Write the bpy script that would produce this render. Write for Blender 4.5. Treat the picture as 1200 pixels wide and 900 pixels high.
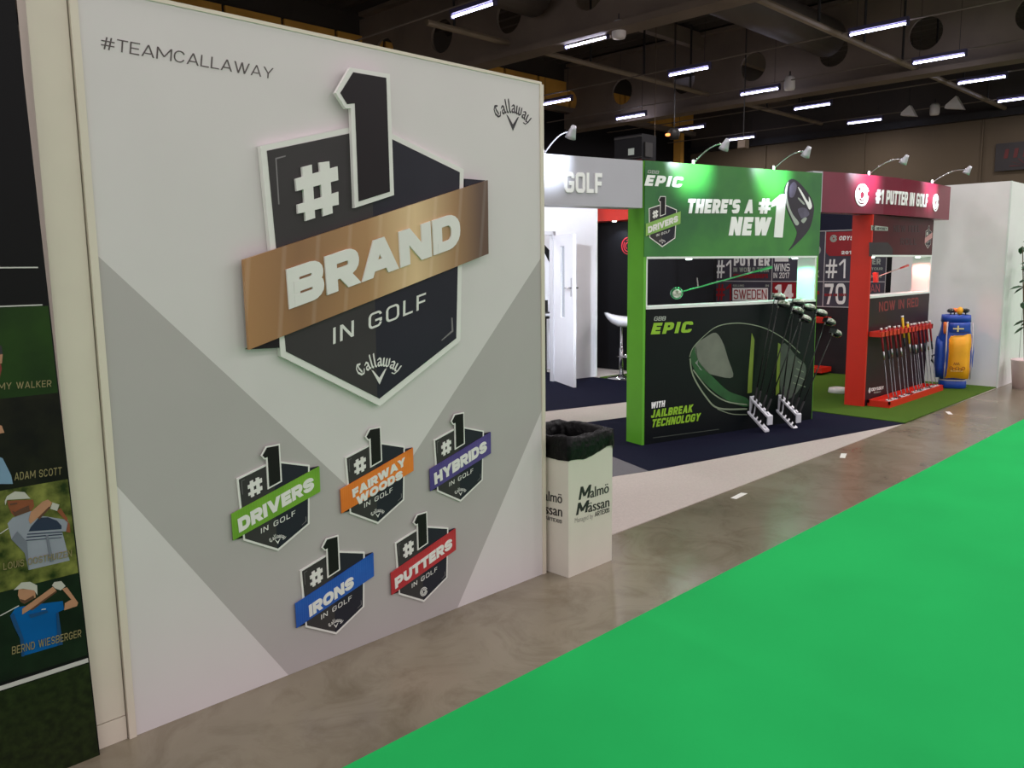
import bpy, bmesh, math, random
from mathutils import Vector, Matrix
random.seed(7)
S = bpy.context.scene
COL = S.collection
for o in list(bpy.data.objects): bpy.data.objects.remove(o)

# ------------------------------------------------------------------ camera, world, exposure
EYE = Vector((0, 0, 1.62)); FPX = 970.0
ROT = Matrix(((0.7033384980801795, 0.10792732874762795, -0.7026141535919403),
              (-0.7107639139553937, 0.09094230921241804, -0.6975271715237495),
              (-0.01138489073846742, 0.9899904989970935, 0.14067407777682017)))
cam = bpy.data.cameras.new('camera'); cam.sensor_width = 36; cam.lens = FPX / 1200 * 36
cam.clip_start = 0.05; cam.clip_end = 200
cam_o = bpy.data.objects.new('camera', cam); COL.objects.link(cam_o)
cam_o.matrix_world = Matrix.Translation(EYE) @ ROT.to_4x4()
S.camera = cam_o
W = bpy.data.worlds.new('hall_ambient'); S.world = W; W.use_nodes = True
bg = W.node_tree.nodes['Background']
bg.inputs[0].default_value = (1.0, 0.905, 0.935, 1); bg.inputs[1].default_value = 0.58
S.view_settings.view_transform = 'Standard'; S.view_settings.look = 'None'
S.view_settings.gamma = 1; S.view_settings.use_curve_mapping = False
S.view_settings.exposure = 0.6

def area(name, loc, sx, sy, power, col=(1, 1, 1), rot=(0, 0, 0), parent=None, spread=180):
    l = bpy.data.lights.new(name, 'AREA'); l.shape = 'RECTANGLE'; l.size = sx; l.size_y = sy
    l.energy = power; l.color = col; l.spread = math.radians(spread)
    o = bpy.data.objects.new(name, l); COL.objects.link(o); o.location = loc; o.rotation_euler = rot
    if parent: o.parent = parent; o.location = Vector(loc) - WL[parent.name]
    return o
WL = {}
TUBE_W = 40
# the hall's tube lights that hang outside the picture, on the same ceiling grid
for gx in (-3.6, 0.1, 3.85, 7.55):
    for gy in (-7.4, -2.5, 2.4, 7.3):
        area('hall_tube_light', (gx, gy, 6.46), 0.08, 1.2, TUBE_W, (1.0, 0.925, 0.94))
for gx in (11.3, 15.0, 18.7):
    for gy in (-7.4, -2.5, 2.4):
        area('hall_tube_light', (gx, gy, 6.46), 0.08, 1.2, TUBE_W * 2.2, (1.0, 0.925, 0.94))
area('hall_tube_light', (11.3, 7.3, 6.46), 0.08, 1.2, TUBE_W, (1.0, 0.925, 0.94))

# ------------------------------------------------------------------ materials
def lin(c):
    c = c / 255.0
    return c / 12.92 if c <= 0.04045 else ((c + 0.055) / 1.055) ** 2.4
def rgb(c): return (lin(c[0]), lin(c[1]), lin(c[2]), 1)
MATS = {}
def M(name, c, rough=0.55, metal=0.0, noise=None, emit=None, bump=None, coat=0.0, c2=None, spec=None, grad=None):
    """procedural principled material; noise=(scale, amount), c2 = second noise colour, bump=(scale,strength)"""
    if name in MATS: return MATS[name]
    m = bpy.data.materials.new(name); m.use_nodes = True; nt = m.node_tree; P = nt.nodes['Principled BSDF']
    P.inputs['Base Color'].default_value = rgb(c); P.inputs['Roughness'].default_value = rough
    P.inputs['Metallic'].default_value = metal; P.inputs['Coat Weight'].default_value = coat
    if spec is not None: P.inputs['Specular IOR Level'].default_value = spec
    m.diffuse_color = rgb(c)
    if noise or bump:
        tc = nt.nodes.new('ShaderNodeTexCoord')
    if noise:
        n = nt.nodes.new('ShaderNodeTexNoise'); n.inputs['Scale'].default_value = noise[0]; n.inputs['Detail'].default_value = 5
        nt.links.new(tc.outputs['Object'], n.inputs['Vector'])
        r = nt.nodes.new('ShaderNodeValToRGB'); k = noise[1]
        a, b = rgb(c), rgb(c2) if c2 else None
        if b is None: b = tuple(min(1, x * (1 + k)) for x in a[:3]) + (1,); a = tuple(x * (1 - k) for x in a[:3]) + (1,)
        r.color_ramp.elements[0].position = 0.35; r.color_ramp.elements[0].color = a
        r.color_ramp.elements[1].position = 0.65; r.color_ramp.elements[1].color = b
        nt.links.new(n.outputs['Fac'], r.inputs['Fac']); nt.links.new(r.outputs['Color'], P.inputs['Base Color'])
    if bump:
        n2 = nt.nodes.new('ShaderNodeTexNoise'); n2.inputs['Scale'].default_value = bump[0]; n2.inputs['Detail'].default_value = 4
        nt.links.new(tc.outputs['Object'], n2.inputs['Vector'])
        bp = nt.nodes.new('ShaderNodeBump'); bp.inputs['Strength'].default_value = bump[1]; bp.inputs['Distance'].default_value = 0.01
        nt.links.new(n2.outputs['Fac'], bp.inputs['Height']); nt.links.new(bp.outputs['Normal'], P.inputs['Normal'])
    if emit:
        P.inputs['Emission Color'].default_value = rgb(emit[0]); P.inputs['Emission Strength'].default_value = emit[1]
    MATS[name] = m; return m

WHITE = M('white_board', (222, 218, 212), 0.5, noise=(6, 0.02))
WALLG = M('print_light_grey', (212, 206, 206), 0.55, noise=(3, 0.015))
WALLM = M('print_mid_grey', (176, 170, 169), 0.55, noise=(3, 0.015))
INK = M('black_ink', (28, 26, 28), 0.5, noise=(8, 0.05))
PAPER = M('white_print', (236, 236, 234), 0.5, noise=(8, 0.01))
FOAM = M('foam_white', (226, 224, 220), 0.6, noise=(12, 0.02))
CHAR = M('charcoal_print', (60, 57, 58), 0.4, noise=(4, 0.06))
NAVYP = M('navy_print', (40, 40, 50), 0.4, noise=(4, 0.06))
BLACKP = M('black_print', (30, 26, 28), 0.35, noise=(4, 0.06))
CHROME = M('chrome', (215, 215, 218), 0.15, 1.0, noise=(20, 0.03))
STEEL = M('brushed_steel', (170, 170, 172), 0.3, 1.0, noise=(40, 0.06))
DARKM = M('dark_metal', (40, 38, 36), 0.55, 0.3, noise=(8, 0.1))
BLACKW = M('black_wall_paint', (9, 9, 12), 0.45, noise=(5, .1), spec=.2)
RED = M('red_laminate', (205, 38, 18), 0.4, noise=(5, 0.03))
GREENL = M('green_laminate', (96, 176, 44), 0.4, noise=(5, 0.03))

# ------------------------------------------------------------------ geometry helpers
def put(o, label=None, cat=None, group=None, kind=None):
    if label: o['label'] = label
    if cat: o['category'] = cat
    if group: o['group'] = group
    if kind: o['kind'] = kind
    return o
def thing(name, loc, label, cat, group=None, rot=None):
    o = bpy.data.objects.new(name, None); COL.objects.link(o); o.location = loc; o.empty_display_size = 0.1
    if rot: o.rotation_euler = rot
    WL[o.name] = Vector(loc); return put(o, label, cat, group)
def mesh(name, verts, faces, mat, parent=None, local=False, smooth=False, midx=None):
    """verts in world coordinates (or in the parent's frame when local)"""
    verts = [Vector(v) for v in verts]
    if parent is not None and not local: org = WL[parent.name]
    elif parent is not None: org = Vector((0, 0, 0))
    else:
        xs = [v.x for v in verts]; ys = [v.y for v in verts]
        org = Vector(((min(xs) + max(xs)) / 2, (min(ys) + max(ys)) / 2, min(v.z for v in verts)))
    me = bpy.data.meshes.new(name); me.from_pydata([tuple(v - org) for v in verts], [], faces)
    mats = mat if isinstance(mat, (list, tuple)) else [mat]
    for m in mats: me.materials.append(m)
    if midx: me.polygons.foreach_set('material_index', midx)
    bm = bmesh.new(); bm.from_mesh(me); bmesh.ops.recalc_face_normals(bm, faces=bm.faces); bm.to_mesh(me); bm.free()
    if smooth: me.polygons.foreach_set('use_smooth', [True] * len(me.polygons))
    o = bpy.data.objects.new(name, me); COL.objects.link(o)
    if parent is not None: o.parent = parent; WL[o.name] = Vector(org)
    else: o.location = org; WL[o.name] = org
    return o
class Geo:
    def __init__(s): s.v = []; s.f = []; s.m = []; s.cur = 0
    def add(s, vs, fs):
        b = len(s.v); s.v += [Vector(x) for x in vs]; s.f += [tuple(i + b for i in q) for q in fs]; s.m += [s.cur] * len(fs); return s
    def box(s, x0, x1, y0, y1, z0, z1):
        return s.add([(x0, y0, z0), (x1, y0, z0), (x1, y1, z0), (x0, y1, z0), (x0, y0, z1), (x1, y0, z1), (x1, y1, z1), (x0, y1, z1)],
                     [(0, 1, 2, 3), (4, 5, 6, 7), (0, 1, 5, 4), (1, 2, 6, 5), (2, 3, 7, 6), (3, 0, 4, 7)])
    def obox(s, fr, a0, a1, z0, z1, d0, d1):        # box in a frame: along a, up z, out d
        p = [fr.at(a, z, d) for d in (d0, d1) for z in (z0, z1) for a in (a0, a1)]
        return s.add(p, [(0, 1, 3, 2), (4, 5, 7, 6), (0, 1, 5, 4), (1, 3, 7, 5), (3, 2, 6, 7), (2, 0, 4, 6)])
    def prism(s, fr, pts, d0, d1, z=None):
        n = len(pts)
        vs = [fr.at(p[0], p[1], d0) for p in pts] + [fr.at(p[0], p[1], d1) for p in pts]
        return s.add(vs, [tuple(range(n, 2 * n)), tuple(range(n))] + [(i, (i + 1) % n, n + (i + 1) % n, n + i) for i in range(n)])
    def tube(s, pts, r, n=8, caps=True):
        pts = [Vector(p) for p in pts]; rs = r if isinstance(r, (list, tuple)) else [r] * len(pts)
        rings = []
        for i, p in enumerate(pts):
            t = (pts[min(i + 1, len(pts) - 1)] - pts[max(i - 1, 0)]).normalized()
            u = t.cross(Vector((0, 0, 1)));
            if u.length < 1e-3: u = t.cross(Vector((0, 1, 0)))
            u.normalize(); w = t.cross(u)
            rings.append([p + (u * math.cos(2 * math.pi * k / n) + w * math.sin(2 * math.pi * k / n)) * rs[i] for k in range(n)])
        return s.loft(rings, caps)
    def loft(s, rings, caps=True):
        n = len(rings[0]); vs = [v for r in rings for v in r]; fs = []
        for i in range(len(rings) - 1):
            for k in range(n):
                fs.append((i * n + k, i * n + (k + 1) % n, (i + 1) * n + (k + 1) % n, (i + 1) * n + k))
        if caps: fs += [tuple(range(n)), tuple(range((len(rings) - 1) * n, len(rings) * n))]
        return s.add(vs, fs)
    def lathe(s, prof, c=(0, 0, 0), n=24):
        c = Vector(c)
        return s.loft([[c + Vector((r * math.cos(2 * math.pi * k / n), r * math.sin(2 * math.pi * k / n), z)) for k in range(n)] for r, z in prof])
    def make(s, name, mat, parent=None, local=False, smooth=False):
        return mesh(name, s.v, s.f, mat, parent, local, smooth, s.m if isinstance(mat, (list, tuple)) else None)
class Frame:
    """an upright plane in the hall: origin, horizontal axis, outward normal"""
    def __init__(s, o, a, n): s.o = Vector(o); s.a = Vector(a).normalized(); s.n = Vector(n).normalized()
    def at(s, a, z, d=0.0): return Vector((s.o.x, s.o.y, 0)) + s.a * a + s.n * d + Vector((0, 0, z))
    def px(s, u, v, d=0.0):     # where a sight line of the measured photograph meets this plane
        r = ROT @ Vector(((u - 600) / FPX, -(v - 450) / FPX, -1)); p0 = s.at(0, 0, d)
        t = s.n.dot(p0 - EYE) / s.n.dot(r); q = EYE + r * t
        return ((q - p0).dot(s.a), q.z)
    def pts(s, L, d=0.0): return [s.px(u, v, d) for u, v in L]
def floor_pt(u, v, z=0.0):
    r = ROT @ Vector(((u - 600) / FPX, -(v - 450) / FPX, -1)); t = (z - EYE.z) / r.z; return EYE + r * t
def plate(name, fr, pts, d0, d1, mat, parent=None): return Geo().prism(fr, pts, d0, d1).make(name, mat, parent)

# ------------------------------------------------------------------ stroke lettering (own glyph skeletons, any weight)
def arc(cx, cy, rx, ry, a0, a1, n=5):
    return [(cx + rx * math.cos(math.radians(a0 + (a1 - a0) * i / n)), cy + ry * math.sin(math.radians(a0 + (a1 - a0) * i / n))) for i in range(n + 1)]
WID = {'I': 0.0, 'M': 0.98, 'W': 1.12, 'L': 0.58, 'E': 0.6, 'F': 0.58, 'T': 0.66, 'J': 0.55, '1': 0.42, "'": 0.0, ' ': 0.34, '#': 0.78, '7': 0.62, 'A': 0.8, 'V': 0.8, 'Y': 0.76, 'N': 0.74, 'O': 0.78, 'G': 0.76, 'C': 0.74, '4': 0.7, 'X': .76}
def glyph(ch, w, rad, wx=1.0):
    h = w / 2; Wd = max(WID.get(ch, 0.68) * wx, w); l, r, b, t, c, m = h, Wd - h, h, 1 - h, Wd / 2, 0.5
    qx = rad * (r - l) / 2; qy = rad * (t - b) / 2; e = 0.25
    P = []
    def oval(lo, hi):        # the O outline without its right-hand gap
        o = arc(r - qx, t - qy, qx, qy, 0, 90, 7) + arc(l + qx, t - qy, qx, qy, 90, 180, 7) + arc(l + qx, b + qy, qx, qy, 180, 270, 7) + arc(r - qx, b + qy, qx, qy, 270, 360, 7)
        o = [p for p in o if not (p[0] > c and lo < p[1] < hi)]
        if t - qy > hi: o = [(r, hi)] + o
        if b + qy < lo: o = o + [(r, lo)]
        return o
    def bowl(y0, y1, x0):     # open to the left
        q = min((y1 - y0) / 2, r - x0); q = max(q * max(rad, .35), min(h * 1.1, q))
        return [(x0, y1), (r - q, y1)] + arc(r - q, y1 - q, q, q, 90, 0, 4)[1:] + arc(r - q, y0 + q, q, q, 0, -90, 4) + [(x0, y0)]
    def ext(p, q):            # lengthen a diagonal beyond the box, it is clipped afterwards
        dx, dy = q[0] - p[0], q[1] - p[1]; return [(p[0] - dx * e, p[1] - dy * e), (q[0] + dx * e, q[1] + dy * e)]
    if ch == 'A': P = [ext((l, 0), (c, 1)), ext((r, 0), (c, 1)), [(Wd * .26, .27 + h * .2), (Wd * .74, .27 + h * .2)]]
    elif ch == 'B': P = [[(l, 0), (l, 1)], bowl(m, t, l), bowl(b, m, l), [(l, m), (Wd * .8, m)]]
    elif ch == 'C': P = [oval(.31, .69)]
    elif ch == 'D': P = [[(l, 0), (l, 1)], [(l, t), (r - qx, t)] + arc(r - qx, t - qy, qx, qy, 90, 0)[1:] + arc(r - qx, b + qy, qx, qy, 0, -90) + [(l, b)]]
    elif ch == 'E': P = [[(l, 0), (l, 1)], [(l, t), (Wd, t)], [(l, m), (Wd * .92, m)], [(l, b), (Wd, b)]]
    elif ch == 'F': P = [[(l, 0), (l, 1)], [(l, t), (Wd, t)], [(l, m - .02), (Wd * .92, m - .02)]]
    elif ch == 'G': P = [oval(.30, .70), [(r, min(.3, b + qy)), (r, .46 + h * .8)], [(c, .46), (Wd, .46)]]
    elif ch == 'H': P = [[(l, 0), (l, 1)], [(r, 0), (r, 1)], [(l, m), (r, m)]]
    elif ch == 'I': P = [[(c, 0), (c, 1)]]
    elif ch == 'J': P = [[(r, 1), (r, b + qy)] + arc(r - qx, b + qy, qx, qy, 0, -90)[1:] + arc(l + qx, b + qy, qx, qy, 270, 180) + [(l, .32)]]
    elif ch == 'K': P = [[(l, 0), (l, 1)], ext((l, .40), (r, 1))[0:2], ext((c * .85, .52), (r, 0))]; P[1][0] = (l, .40); P[2][0] = (c * .85, .52)
    elif ch == 'L': P = [[(l, 0), (l, 1)], [(l, b), (Wd, b)]]
    elif ch == 'M': P = [[(l, 0), (l, 1)], [(r, 0), (r, 1)], [(l, 1), (c, .25)], [(r, 1), (c, .25)]]
    elif ch == 'N': P = [[(l, 0), (l, 1)], [(r, 0), (r, 1)], ext((l, 1 - h * .4), (r, h * .4))]; P[2] = [(l, 1), (r, 0)]
    elif ch in 'O0': P = [arc(r - qx, t - qy, qx, qy, 0, 90) + arc(l + qx, t - qy, qx, qy, 90, 180) + arc(l + qx, b + qy, qx, qy, 180, 270) + arc(r - qx, b + qy, qx, qy, 270, 360) + [(r, b + qy), (r, t - qy)]]
    elif ch == 'P': P = [[(l, 0), (l, 1)], bowl(.40 + h * .2, t, l)]
    elif ch == 'R': P = [[(l, 0), (l, 1)], bowl(.42 + h * .2, t, l), ext((c, .45), (r, 0))]; P[2][0] = (c, .45)
    elif ch == 'S':
        k = qy / 2 + .02; x = qx
        P = [[(r, t - k - .03)] + arc(r - x, t - k, x, k, 0, 90) + arc(l + x, t - k, x, k, 90, 180) + arc(l + x, m + k, x, k, 180, 270) + arc(r - x, m - k, x, k, 90, 0) + arc(r - x, b + k, x, k, 0, -90) + arc(l + x, b + k, x, k, 270, 180) + [(l, b + k + .03)]]
    elif ch == 'T': P = [[(c, 0), (c, 1)], [(0, t), (Wd, t)]]
    elif ch == 'U': P = [[(l, 1), (l, b + qy)] + arc(l + qx, b + qy, qx, qy, 180, 270)[1:] + arc(r - qx, b + qy, qx, qy, 270, 360) + [(r, 1)]]
    elif ch == 'V': P = [ext((l, 1), (c, 0)), ext((r, 1), (c, 0))]
    elif ch == 'W': P = [ext((l, 1), (Wd * .3, 0)), ext((Wd * .3, 0), (c, 1)), ext((c, 1), (Wd * .7, 0)), ext((Wd * .7, 0), (r, 1))]
    elif ch == 'X': P = [ext((l, 1), (r, 0)), ext((r, 1), (l, 0))]
    elif ch == 'Y': P = [[(c, 0), (c, .45)], [(c, .42)] + [ext((c, .42), (l, 1))[1]], [(c, .42)] + [ext((c, .42), (r, 1))[1]]]
    elif ch == 'Z': P = [[(0, t), (Wd, t)], [(0, b), (Wd, b)], [(l, b), (r, t)]]
    elif ch == '1': P = [[(r, 0), (r, 1)], [(0, .70), (r, 1.0 - h * .3)]]
    elif ch == '2': P = [[(l, .70)] + arc(l + qx, t - qy * .6, qx, qy * .6, 180, 90) + arc(r - qx, t - qy * .6, qx, qy * .6, 90, -30) + [(l, b)], [(0, b), (Wd, b)]]
    elif ch == '4': P = [[(Wd * .68, 0), (Wd * .68, 1)], [(Wd * .68, 1), (l, .28)], [(0, .28), (Wd, .28)]]
    elif ch == '7': P = [[(0, t), (Wd, t)], ext((r, t), (Wd * .35, 0))]; P[1][0] = (r, t)
    elif ch == '8': P = [bowl(m, t, c) + bowl(m, t, c)[:1], bowl(b, m, c)]
    elif ch == '#': s = .05; P = [[(Wd * .33 - s, 0), (Wd * .33 + s, 1)], [(Wd * .67 - s, 0), (Wd * .67 + s, 1)], [(0, .33), (Wd, .33)], [(0, .67), (Wd, .67)]]
    elif ch == "'": P = [[(c, .62), (c, 1)]]
    return Wd, P
def clipy(poly, lo=0.0, hi=1.0):
    for sgn, lim in ((1, lo), (-1, -hi)):
        out = []
        for i in range(len(poly)):
            p, q = poly[i], poly[(i + 1) % len(poly)]; dp, dq = sgn * p[1] - lim, sgn * q[1] - lim
            if dp >= 0: out.append(p)
            if dp * dq < 0: k = dp / (dp - dq); out.append((p[0] + (q[0] - p[0]) * k, p[1] + (q[1] - p[1]) * k))
        poly = out
        if len(poly) < 3: return None
    return poly
def ribbon(line, w):
    L = [line[0]]
    for p in line[1:]:
        if math.hypot(p[0] - L[-1][0], p[1] - L[-1][1]) > 1e-4: L.append(p)
    n = len(L)
    if n < 2: return []
    closed = math.hypot(L[0][0] - L[-1][0], L[0][1] - L[-1][1]) < 1e-3
    dirs = []
    for i in range(n - 1):
        dx, dy = L[i + 1][0] - L[i][0], L[i + 1][1] - L[i][1]; k = math.hypot(dx, dy); dirs.append((dx / k, dy / k))
    offs = []
    for i in range(n):
        d0 = dirs[i - 1] if i > 0 else (dirs[-1] if closed else dirs[0]); d1 = dirs[i] if i < n - 1 else (dirs[0] if closed else dirs[-1])
        nx, ny = -(d0[1] + d1[1]), d0[0] + d1[0]; k = math.hypot(nx, ny) or 1; nx /= k; ny /= k
        dot = max(.5, -d0[1] * nx + d0[0] * ny); offs.append((nx * w / 2 / dot, ny * w / 2 / dot))
    return [[(L[i][0] + offs[i][0], L[i][1] + offs[i][1]), (L[i + 1][0] + offs[i + 1][0], L[i + 1][1] + offs[i + 1][1]),
             (L[i + 1][0] - offs[i + 1][0], L[i + 1][1] - offs[i + 1][1]), (L[i][0] - offs[i][0], L[i][1] - offs[i][1])] for i in range(n - 1)]
def text_polys(s, w, rad=.85, sp=.14, wx=1.0):
    x = 0; out = []; wi = 0
    for ch in s:
        wi += ch == ' '
        Wd, P = (WID[' '], []) if ch == ' ' else glyph(ch, w, rad, wx)
        for line in P:
            for q in ribbon(line, w):
                q = clipy(q)
                if q: out.append((wi, [(a + x, y) for a, y in q]))
        x += Wd + sp
    return out, x - sp
def lettering(name, parent, fr, s, BL, BR, TL, mat, w=.2, rad=.85, sp=.14, d0=0.0, th=.002, px=True, geo=None, wx=1.0):
    if px: BL, BR, TL = fr.px(*BL, d0), fr.px(*BR, d0), fr.px(*TL, d0)
    polys, wid = text_polys(s, w, rad, sp, wx); g = geo or Geo()
    ex = ((BR[0] - BL[0]) / wid, (BR[1] - BL[1]) / wid); ey = (TL[0] - BL[0], TL[1] - BL[1])
    first = None
    for w_ in sorted({k for k, _ in polys}):
        g = Geo()
        for i, (k, q) in enumerate(polys):
            if k == w_: g.prism(fr, [(BL[0] + ex[0] * a + ey[0] * y, BL[1] + ex[1] * a + ey[1] * y) for a, y in q], d0, d0 + th + (i % 29) * max(th * .008, 3e-5))
        o = g.make(name, mat, parent); first = first or o
    return first
def hull(pts):
    pts = sorted(set(pts)); 
    def half(ps):
        o = []
        for p in ps:
            while len(o) >= 2 and (o[-1][0] - o[-2][0]) * (p[1] - o[-2][1]) - (o[-1][1] - o[-2][1]) * (p[0] - o[-2][0]) <= 0: o.pop()
            o.append(p)
        return o
    a, b = half(pts), half(pts[::-1]); return a[:-1] + b[:-1]
SCRIPT = {'C': (.95, [[(.80, .80), (.5, .93), (.22, .75), (.14, .42), (.33, .10), (.62, .05), (.85, .28)], [(.52, .84), (.46, .6), (.52, .24)]]),
          'a': (.62, [[(.1, .5), (.3, .63), (.45, .52), (.45, .14), (.56, .04)], [(.45, .38), (.15, .28), (.12, .14), (.25, .03), (.45, .14)]]),
          'l': (.36, [[(.12, 1.02), (.16, .12), (.28, .02)]]),
          'w': (.86, [[(.06, .62), (.12, .12), (.25, .03), (.42, .14), (.42, .62)], [(.42, .14), (.57, .03), (.74, .15), (.74, .66)]]),
          'y': (.62, [[(.06, .62), (.12, .17), (.25, .04), (.46, .16)], [(.54, .66), (.48, .12), (.32, -.18), (.06, -.24)]])}
def script_logo_polys():
    """blackletter word on an arc above a chevron: unit width, chevron tip at (0,0)"""
    out = []; word = 'Callaway'; tot = sum(SCRIPT[c][0] for c in word); k = .205; R = .56; pos = -tot / 2
    for ch in word:
        wd, P = SCRIPT[ch]; th = (pos + wd / 2) * k / R * .86; pos += wd
        for line in P:
            for p, q in zip(line[:-1], line[1:]):
                H = hull([(x + dx, y + dy) for x, y in (p, q) for dx, dy in ((.07, .05), (-.07, -.05), (.025, -.035), (-.025, .035))])
                poly = []
                for x, y in H:
                    lx = (x - wd / 2) * k * .92; ly = y * k * 1.15 + R
                    poly.append((lx * math.cos(th) + ly * math.sin(th), -lx * math.sin(th) + ly * math.cos(th) - R + .32))
                out.append(poly)
    out += [[(-.165, .275), (-.125, .255), (0, .115), (0, 0)], [(.165, .275), (.125, .255), (0, .115), (0, 0)]]
    return out
def smooth(L, k=4, closed=True):
    n = len(L); out = []
    for i in range(n if closed else n - 1):
        p = [L[(i + j) % n] if closed else L[max(0, min(n - 1, i + j))] for j in (-1, 0, 1, 2)]
        for m_ in range(k):
            f = m_ / k; out.append(tuple(.5 * (2 * p[1][e] + (p[2][e] - p[0][e]) * f + (2 * p[0][e] - 5 * p[1][e] + 4 * p[2][e] - p[3][e]) * f * f + (3 * p[1][e] - p[0][e] - 3 * p[2][e] + p[3][e]) * f ** 3) for e in (0, 1)))
    return out if closed else out + [L[-1]]
LOGO = script_logo_polys()
def script_logo(name, parent, fr, tip, width, mat, d0=0.0, th=.002):
    g = Geo()
    for i, q in enumerate(LOGO): g.prism(fr, [(tip[0] + a * width, tip[1] + z * width) for a, z in q], d0, d0 + th * (1 + .012 * (i % 29)))
    return g.make(name, mat, parent)
def ring_pts(c, rx, ry, n=28, a0=0, a1=360):
    return [(c[0] + rx * math.cos(math.radians(a0 + (a1 - a0) * i / n)), c[1] + ry * math.sin(math.radians(a0 + (a1 - a0) * i / n))) for i in range(n + 1)]
def swirl(name, parent, fr, c, r, mat, d0=0, th=.003, w=.16):
    g = Geo()
    for k, (rr, a0) in enumerate(((.92, 20), (.64, 140), (.38, 260))):
        for q in ribbon(ring_pts(c, rr * r, rr * r, 24, a0, a0 + 335), r * w): g.prism(fr, q, d0, d0 + th * (1 + .02 * k))
    return g.make(name, mat, parent)

# ================================================================== THE SETTING
CONC = M('polished_concrete', (108, 100, 83), 0.25, noise=(0.9, 0.2), c2=(136, 127, 109), bump=(30, .04))
nt = CONC.node_tree; tc = next(n for n in nt.nodes if n.type == 'TEX_COORD'); P_ = nt.nodes['Principled BSDF']; base_ = P_.inputs['Base Color'].links[0].from_socket
n3 = nt.nodes.new('ShaderNodeTexNoise'); n3.inputs['Scale'].default_value = 3.2; n3.inputs['Detail'].default_value = 8; n3.inputs['Roughness'].default_value = .7; n3.inputs['Distortion'].default_value = 1.2; nt.links.new(tc.outputs['Object'], n3.inputs['Vector'])
r3 = nt.nodes.new('ShaderNodeValToRGB'); r3.color_ramp.elements[0].position = .3; r3.color_ramp.elements[0].color = (.62, .58, .52, 1); r3.color_ramp.elements[1].position = .55; r3.color_ramp.elements[1].color = (1, 1, 1, 1); nt.links.new(n3.outputs['Fac'], r3.inputs[0])
mx = nt.nodes.new('ShaderNodeMix'); mx.data_type = 'RGBA'; mx.blend_type = 'MULTIPLY'; mx.inputs[0].default_value = .8; nt.links.new(base_, mx.inputs[6]); nt.links.new(r3.outputs[0], mx.inputs[7]); nt.links.new(mx.outputs[2], P_.inputs['Base Color'])
def slab(name, pts, z0, z1, mat, label=None, cat=None, kind=None, group=None):
    n = len(pts); g = Geo()
    g.add([(p[0], p[1], z0) for p in pts] + [(p[0], p[1], z1) for p in pts], [tuple(range(n, 2 * n)), tuple(range(n))] + [(i, (i + 1) % n, n + (i + 1) % n, n + i) for i in range(n)])
    return put(g.make(name, mat), label, cat, group, kind)
slab('floor', [(-8, -14), (34, -14), (34, 22), (-8, 22)], -.2, 0, CONC, kind='structure')
# grimy floor joint, carpets
CARPET = M('green_aisle_carpet', (36, 182, 92), 0.95, noise=(1.2, 0.05), bump=(700, .35), spec=.1)
slab('aisle_carpet', [(-6, -1.1), (31.9, -1.1), (31.9, 2.165), (-6, 2.165)], 0, .006, CARPET, 'bright green needle felt carpet laid along the aisle', 'carpet')
LIGHTC = M('pale_booth_carpet', (188, 178, 170), 0.85, noise=(60, .05), bump=(400, .2))
NAVYC = M('navy_booth_carpet', (20, 22, 42), 0.95, noise=(120, .2), bump=(500, .3), spec=.1)
GREYC = M('mid_grey_booth_carpet', (104, 102, 106), 0.95, noise=(120, .1), bump=(500, .3))
TURF = M('putting_turf', (60, 92, 28), 0.95, noise=(90, .25), c2=(88, 118, 40), bump=(600, .6), spec=.1)
slab('booth_carpet', [(3.12, 2.985), (11.84, 2.985), (11.84, 9.4), (3.12, 9.4)], 0, .005, LIGHTC, 'pale grey carpet flooring of the booth beside bare concrete', 'carpet')
q0, q1 = floor_pt(720, 537), floor_pt(760, 553); q00 = q0 + (q0 - q1) * 2.5
tA, tB = floor_pt(954, 483), floor_pt(1060, 497)
slab('booth_carpet', [q00, q1, tB, tA, (8.75, 4.86), (7.03, 5.28), (6.0, 5.55)], .005, .009, NAVYC, 'dark navy carpet in front of the green club stand', 'carpet')
slab('booth_carpet', [q00, q1, floor_pt(720, 559), floor_pt(700, 564)], .005, .008, GREYC, 'small mid grey carpet corner right of the litter bin', 'carpet')
slab('booth_carpet', [(5.2, 6.6), (7.84, 5.885), (9.33, 5.5), (9.33, 9.35), (5.2, 9.35)], .005, .009, NAVYC, 'dark navy carpet in front of the white meeting room', 'carpet')
slab('artificial_turf', [tA, tB, (11.66, 2.99), (11.84, 2.99), (11.84, 7.2), (9.46, 7.48), (9.34, 7.48), (9.34, 5.5), (8.75, 4.86)], .005, .016, TURF, 'green artificial turf under the putter stand and golf bag', 'artificial turf')
# small white tape pieces on the floor
TAPE = M('white_tape', (228, 226, 220), .6, noise=(9, .02))
for (u, v, ang, lab) in ((866, 581, .1, 'white tape scrap on concrete nearest the litter bin'), (988, 534, .35, 'white tape scrap on concrete between green carpet and navy carpet tip'), (1112, 484, .5, 'white tape scrap on concrete in front of the putter tray')):
    p = floor_pt(u, v); c, s = math.cos(ang), math.sin(ang)
    slab('tape_scrap', [(p.x + a * c - b * s, p.y + a * s + b * c) for a, b in ((-.09, -.02), (.09, -.025), (.08, .02), (-.09, .022))], 0.0003, .0016, TAPE, lab, 'tape')

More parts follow.
